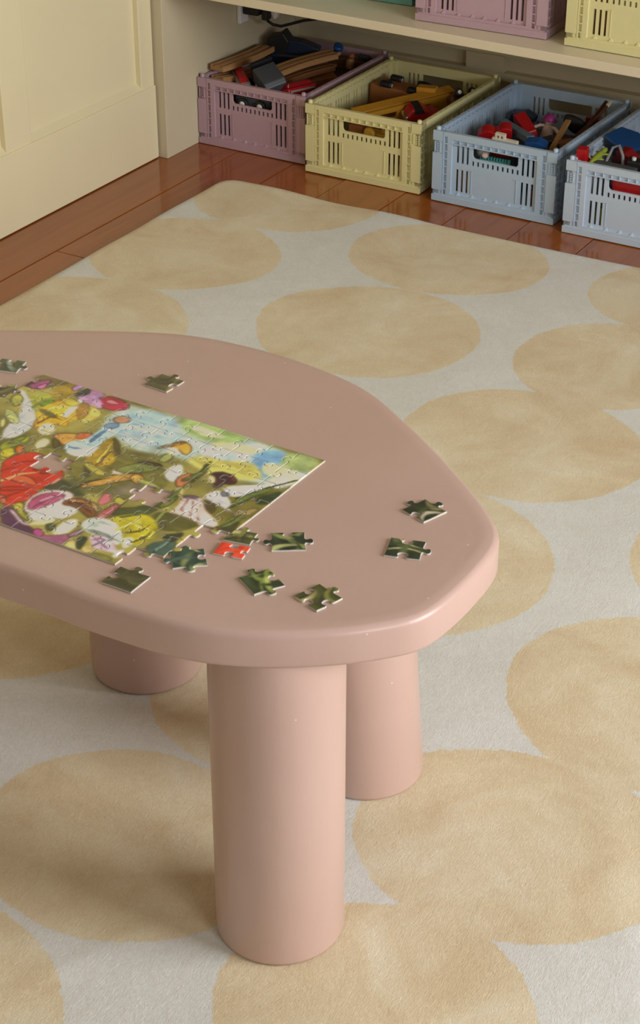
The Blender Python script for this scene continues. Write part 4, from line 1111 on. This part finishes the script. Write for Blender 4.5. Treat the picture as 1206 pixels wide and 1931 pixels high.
[[[9.67,0.73],[9.56,0.32],[9.2,0.29],[9.28,0.69]],[186,144,190],1.2]]
GAIN = 1.4
def paint():
    S = 34                            # picture cells per piece
    w, h = NX * S, NY * S
    img = np.zeros((h, w, 3)); img[:] = (136, 128, 66)
    yy, xx = np.mgrid[0:h, 0:w]
    gx, gy = (xx + .5) / S, (yy + .5) / S
    rs = np.random.RandomState(11)
    def fbm(fx, fy, n=4):
        a = np.zeros((h, w)); amp = 1.0
        for o in range(n):
            gw, gh = int(fx * 2 ** o) + 2, int(fy * 2 ** o) + 2
            g = rs.rand(gh + 1, gw + 1)
            X = gx / NX * (gw - 1); Y = gy / NY * (gh - 1)
            x0 = X.astype(int); y0 = Y.astype(int); tx = X - x0; ty = Y - y0
            tx = tx * tx * (3 - 2 * tx); ty = ty * ty * (3 - 2 * ty)
            a += amp * ((g[y0, x0] * (1 - tx) + g[y0, x0 + 1] * tx) * (1 - ty) + (g[y0 + 1, x0] * (1 - tx) + g[y0 + 1, x0 + 1] * tx) * ty - .5)
            amp *= .55
        return a
    n1, n2, n3 = fbm(9, 6), fbm(26, 18), fbm(10, 60, 2)
    img *= (1 + 0.45 * n1)[..., None]
    def blur(m, r):
        r = int(round(r))
        if r < 1: return m
        k = 2 * r + 1
        for _ in range(2):
            for ax in (0, 1):
                p = np.pad(m, [(r, r) if i == ax else (0, 0) for i in (0, 1)], 'edge')
                c = np.cumsum(p, ax); c = np.insert(c, 0, 0, ax)
                m = (np.take(c, range(k, c.shape[ax]), ax) - np.take(c, range(0, c.shape[ax] - k), ax)) / k
        return m
    wx = gx + .06 * n2; wy = gy + .06 * n1
    for poly, col, soft in ART:
        P = np.array(poly)
        if len(P) > 3 and soft > 1:                              # round the corners of petals and patches
            for _ in range(2): P = np.stack([.75 * P + .25 * np.roll(P, -1, 0), .25 * P + .75 * np.roll(P, -1, 0)], 1).reshape(-1, 2)
        x0 = max(0, int((P[:, 0].min() - .6) * S)); x1 = min(w, int((P[:, 0].max() + .6) * S) + 1)
        y0 = max(0, int((P[:, 1].min() - .6) * S)); y1 = min(h, int((P[:, 1].max() + .6) * S) + 1)
        if x1 <= x0 or y1 <= y0: continue
        X, Y = wx[y0:y1, x0:x1], wy[y0:y1, x0:x1]
        ins = np.zeros(X.shape, bool)
        for i in range(len(P)):
            (ax, ay), (bx, by) = P[i], P[i - 1]
            if ay == by: continue
            ins ^= ((ay > Y) != (by > Y)) & (X < (bx - ax) * (Y - ay) / (by - ay) + ax)
        m = blur(ins.astype(float), soft * .34)[..., None]
        tone = (1 + .20 * n2[y0:y1, x0:x1] + .10 * n3[y0:y1, x0:x1])[..., None]
        res = img[y0:y1, x0:x1] * (1 - m) + np.array(col) * tone * m
        if soft < 4 and sum(col) < 480: res = res * (1 - (.30 if soft < 2.6 else .18) * 4 * m * (1 - m))      # drawn outline
        img[y0:y1, x0:x1] = res
    img = np.clip(img, 0, 255) / 255
    img = np.where(img <= .04045, img / 12.92, ((img + .055) / 1.055) ** 2.4)
    lum = img @ np.array([.3, .6, .1])
    return np.minimum(img * (GAIN * (1 + .8 * lum))[..., None], .88), S
PICTURE, PS = paint()

def print_material(name, attr='print', rough=0.32):
    k = NT(name)
    a = k.n('ShaderNodeAttribute'); a.attribute_name = attr
    k.color(a.outputs['Color'])
    k.rough(rough)
    k.b.inputs['Specular IOR Level'].default_value = 0.45
    return k.m
M_print = print_material('printed_card')
M_card = plain('grey_card', (206, 198, 186), 0.8, 0.03)

KNOB = [(.30, -.015), (.37, -.005), (.405, .03), (.395, .075), (.365, .12), (.362, .17), (.39, .222), (.445, .25), (.5, .256),
        (.555, .25), (.61, .222), (.638, .17), (.635, .12), (.605, .075), (.595, .03), (.63, -.005), (.70, -.015)]
def edge_pts(a, b, sign, jit=0.0, k=1.0):
    """cut from a to b (b left out); a positive sign bulges to the left of the direction of travel"""
    a = np.array(a); b = np.array(b); d = b - a; n = np.array([-d[1], d[0]])
    if sign == 0: return [tuple(a + d * t) for t in (0, .25, .5, .75)]
    return [tuple(a)] + [tuple(a + d * (t + jit) + n * (q * sign * k)) for t, q in KNOB]

def paint_lit_edge(col, a, b):
    """the cut edge of a piece: its lit line painted in, towards the pale of the card"""
    col = col.copy(); col[a:b] = col[a:b] * .35 + .42  # bevel colour lightened to paint in the light the cuts catch
    return col

def piece_mesh(loop, thick, colour_of, mat_print, mat_card, spacing=0.00105):
    """loop: counter-clockwise outline in metres; returns an MB and per-vertex colours"""
    P = np.array(loop)
    def inset(Q, d):
        t = np.roll(Q, -1, 0) - np.roll(Q, 1, 0); t /= np.hypot(t[:, 0], t[:, 1])[:, None] + 1e-12
        return Q - np.stack([t[:, 1], -t[:, 0]], 1) * d
    A = inset(P, 0.00022); B = inset(P, 0.00085)
    n = len(P)
    x0, y0 = B.min(0); x1, y1 = B.max(0)
    gx, gy = np.meshgrid(np.arange(x0 + spacing / 2, x1, spacing), np.arange(y0 + spacing / 2, y1, spacing))
    G = np.stack([gx.ravel(), gy.ravel()], 1)
    ins = np.zeros(len(G), bool); dist = np.full(len(G), 9.0)
    for i in range(n):
        (ax, ay), (bx, by) = B[i], B[i - 1]
        if ay != by: ins ^= ((ay > G[:, 1]) != (by > G[:, 1])) & (G[:, 0] < (bx - ax) * (G[:, 1] - ay) / (by - ay) + ax)
        d = np.array([bx - ax, by - ay]); L2 = d @ d + 1e-12
        t = np.clip(((G - (ax, ay)) @ d) / L2, 0, 1)
        dist = np.minimum(dist, np.hypot(*(G - (ax, ay) - t[:, None] * d).T))
    G = G[ins & (dist > spacing * .45)]
    pts = [Vector((float(x), float(y))) for x, y in np.vstack([B, G])]
    vo, _, fo, *_ = delaunay_2d_cdt(pts, [], [list(range(n))], 1, 1e-7)
    mb = MB()
    V = np.array([(p.x, p.y) for p in vo])
    top = [(x, y, thick) for x, y in V]
    mb.add(top, [tuple(f) for f in fo], False)
    o = len(top)
    ring = [(x, y, thick) for x, y in B] + [(x, y, thick - .0007) for x, y in A] + [(x, y, 0.0) for x, y in A]
    fs = [(n + i, n + (i + 1) % n, (i + 1) % n, i) for i in range(n)]
    mb.add(ring, fs)
    mb.cur = 1
    mb.f += [[o + 2 * n + i, o + 2 * n + (i + 1) % n, o + n + (i + 1) % n, o + n + i] for i in range(n)]
    mb.mi += [1] * n; mb.sm += [False] * n
    mb.f.append([o + 2 * n + i for i in range(n - 1, -1, -1)]); mb.mi.append(1); mb.sm.append(False)
    allv = np.array(mb.v)
    return mb, paint_lit_edge(colour_of(allv[:, 0], allv[:, 1]), o + n, o + 2 * n)

def finish_piece(mb, col, name, parent):
    o = mb.build(name, [M_print, M_card], parent)
    at = o.data.color_attributes.new('print', 'FLOAT_COLOR', 'POINT')
    buf = np.ones((len(mb.v), 4), np.float32); buf[:, :3] = col
    at.data.foreach_set('color', buf.ravel())
    return o

def picture_at(s, t):
    """colour of the picture at column s (from the right) and row t (from the back)"""
    x = np.clip(s * PS - .5, 0, PICTURE.shape[1] - 1.001); y = np.clip(t * PS - .5, 0, PICTURE.shape[0] - 1.001)
    x0 = x.astype(int); y0 = y.astype(int); fx = (x - x0)[:, None]; fy = (y - y0)[:, None]
    return ((PICTURE[y0, x0] * (1 - fx) + PICTURE[y0, x0 + 1] * fx) * (1 - fy) + (PICTURE[y0 + 1, x0] * (1 - fx) + PICTURE[y0 + 1, x0 + 1] * fx) * fy)

def jigsaw():
    rs = random.Random(21)
    root = thing('jigsaw_puzzle', 'half finished jigsaw of a flower meadow on the pink table', 'jigsaw', (ORIGIN[0], ORIGIN[1], TABLE_Z + 0.0001), (0, 0, PANG))
    # cut signs: vertical cuts between columns, horizontal cuts between rows
    vs = {(c, r): rs.choice((-1, 1)) for c in range(1, NX) for r in range(NY)}
    hs = {(c, r): rs.choice((-1, 1)) for c in range(NX) for r in range(1, NY)}
    jv = {k: rs.uniform(-.05, .05) for k in vs}; jh = {k: rs.uniform(-.05, .05) for k in hs}
    # the knobs the photograph shows at the gaps
    vs[(12, 0)] = 1; hs[(0, 5)] = 1; hs[(1, 7)] = 1; vs[(2, 7)] = -1; vs[(1, 6)] = 1; vs[(1, 5)] = 1
    missing = {(7, 4), (3, 4), (0, 5), (0, 6), (0, 7), (1, 7), (12, 0), (12, 1)}
    cx = lambda c: -c * PW
    ry = lambda r: -r * PH
    wob = {(c, r): (rs.uniform(-.0012, .0012) if 0 < c < NX else 0, rs.uniform(-.0012, .0012) if 0 < r < NY else 0) for c in range(NX + 1) for r in range(NY + 1)}
    pt = lambda c, r: (cx(c) + wob[(c, r)][0], ry(r) + wob[(c, r)][1])
    for c in range(NX):
        for r in range(NY):
            if (c, r) in missing: continue
            loop = []
            # counter-clockwise: far edge right->left, left edge downwards, near edge left->right, right edge upwards
            def cut(a, b, key, table, jit, rev):
                s = table.get(key, 0)
                if not s: return edge_pts(a, b, 0)
                if not rev: return edge_pts(a, b, s, jit[key], .92)
                full = edge_pts(b, a, s, jit[key], .92) + [a]
                return full[::-1][:-1]
            loop += cut(pt(c, r), pt(c + 1, r), (c, r), hs, jh, False)
            loop += cut(pt(c + 1, r), pt(c + 1, r + 1), (c + 1, r), vs, jv, False)
            loop += cut(pt(c + 1, r + 1), pt(c, r + 1), (c, r + 1), hs, jh, True)
            loop += cut(pt(c, r + 1), pt(c, r), (c, r), vs, jv, True)
            mb, col = piece_mesh(loop, 0.0020, lambda x, y: picture_at(-x / PW, -y / PH), M_print, M_card)
            o = finish_piece(mb, col, 'puzzle_piece', root)
            o.rotation_euler = (rs.uniform(-.004, .004), rs.uniform(-.004, .004), 0)
            # turn about the piece's own middle, not about the corner of the jigsaw
            mid = Vector((cx(c + .5), ry(r + .5), 0)); R = o.rotation_euler.to_matrix()
            o.location = mid - R @ mid + Vector((0, 0, 0.00012))
    return root
jigsaw()

GREEN = [(34, 46, 34), (52, 66, 40), (84, 98, 56), (130, 142, 84), (176, 180, 120)]
def leafy(seed, palette, w, h):
    """blades and shadows printed on a single loose piece"""
    rs = np.random.RandomState(seed)
    C = [np.array(lin(c)[:3]) for c in palette]
    strokes = []
    for _ in range(9):
        a = rs.uniform(0, PI); strokes.append((rs.uniform(-w, w) * .6, rs.uniform(-h, h) * .6, a, rs.uniform(.0012, .0045), rs.uniform(20, 120), rs.randint(0, len(C))))
    def f(x, y):
        base = C[0][None] * (1 + .3 * np.sin(x * 300 + seed)[:, None]); out = base.copy()
        for px, py, a, wd, bend, ci in strokes:
            u = (x - px) * math.cos(a) + (y - py) * math.sin(a); v = -(x - px) * math.sin(a) + (y - py) * math.cos(a) + bend * u * u * .5
            m = np.clip(1.3 - np.abs(v) / wd, 0, 1)[:, None] * np.clip(1.4 - np.abs(u) / .017, 0, 1)[:, None]
            out = out * (1 - m) + C[ci][None] * m
        return out * GAIN
    return f
def loose(label, x, y, ang, sides, palette, seed, w=PW, h=PH, z=0.0, jit=(0, 0, 0, 0)):
    """sides: near, right, far, left; 1 knob, -1 socket, 0 straight"""
    q = [(-w / 2, -h / 2), (w / 2, -h / 2), (w / 2, h / 2), (-w / 2, h / 2)]
    loop = []
    for i in range(4): loop += edge_pts(q[i], q[(i + 1) % 4], -sides[i], jit[i], .95)
    mb, col = piece_mesh(loop, 0.0020, leafy(seed, palette, w, h), M_print, M_card)
    o = finish_piece(mb, col, 'loose_puzzle_piece', None)
    o.location = (x, y, TABLE_Z + 0.0002 + z); o.rotation_euler = (0, 0, ang)
    return tag(o, label, 'puzzle piece', 'loose jigsaw pieces on the table')
OLIVE = [(70, 70, 44), (88, 86, 54), (60, 58, 40), (104, 100, 64), (50, 56, 40)]
TEAL = [(44, 66, 60), (70, 98, 88), (52, 78, 60), (126, 140, 84), (160, 168, 110)]
MOSS = [(72, 76, 40), (120, 122, 60), (150, 146, 76), (52, 56, 40), (186, 178, 120)]
RED = [(216, 60, 34), (206, 48, 28), (226, 84, 54), (214, 56, 34), (200, 44, 26)]
loose('olive corner piece lying just off the near corner of the jigsaw', 1.2695, -2.0049, 1.56, (0, 1, -1, 0), OLIVE, 1)
loose('teal piece lying right against the near edge of the jigsaw', 1.2990, -1.9458, 0.700, (1, -1, 1, 1), TEAL, 2, .0330, .0300)
loose('plain red piece lying by the near right corner of the jigsaw', 1.3262, -1.9130, 0.180, (-1, -1, -1, 0), RED, 3, .0300, .0215)
loose('mossy piece tucked behind the plain red piece', 1.3200, -1.8880, 0.195, (0, 1, 1, -1), MOSS, 4, .0280, .0220)
loose('dark green piece with knobs on both ends, beside the mossy and red pair', 1.3642, -1.8725, 0.574, (0, 1, -1, 1), GREEN, 5, .0330, .0320)
loose('green piece with a pale leaf, in front of the two-ended dark piece', 1.3793, -1.9448, 1.030, (1, -1, 1, 0), [(44, 54, 36), (120, 136, 66), (176, 190, 100), (60, 74, 44), (150, 162, 84)], 6, .0320, .0330)
loose('mossy piece nearest the front edge of the table', 1.4375, -1.9410, 1.250, (-1, 1, -1, -1), MOSS, 7, .0315, .0320)
loose('dark green piece with a pale knob, nearest the right end of the table', 1.4494, -1.7558, 1.233, (0, 1, 1, -1), [(36, 46, 30), (70, 78, 48), (120, 116, 80), (52, 62, 36), (190, 180, 160)], 8, .0315, .0315)
loose('dark green piece with a pale curl, left one of the pair at the right end', 1.4663, -1.8274, 0.290, (-1, 1, -1, 0), [(38, 50, 36), (62, 76, 50), (84, 96, 60), (58, 62, 48), (176, 172, 120)], 9, .0345, .0325)
loose('olive brown piece lying alone beyond the far edge of the jigsaw', 1.0716, -1.6555, 1.499, (-1, 1, 1, 0), [(84, 80, 52), (104, 98, 66), (70, 66, 48), (140, 130, 84), (54, 56, 44)], 10, .0320, .0320)
loose('grey-green piece cut by the left frame beyond the jigsaw', 0.8960, -1.7085, 0.269, (0, 1, -1, -1), [(70, 80, 58), (94, 104, 76), (56, 64, 50), (150, 160, 150), (110, 116, 90)], 11, .0300, .0290)
loose('dark piece waiting in the gap at the far left of the jigsaw', 0.9280, -1.7600, 0.55, (1, 1, -1, 0), [(70, 66, 46), (94, 92, 62), (54, 50, 40), (150, 150, 96), (120, 116, 70)], 12, .0280, .0260)
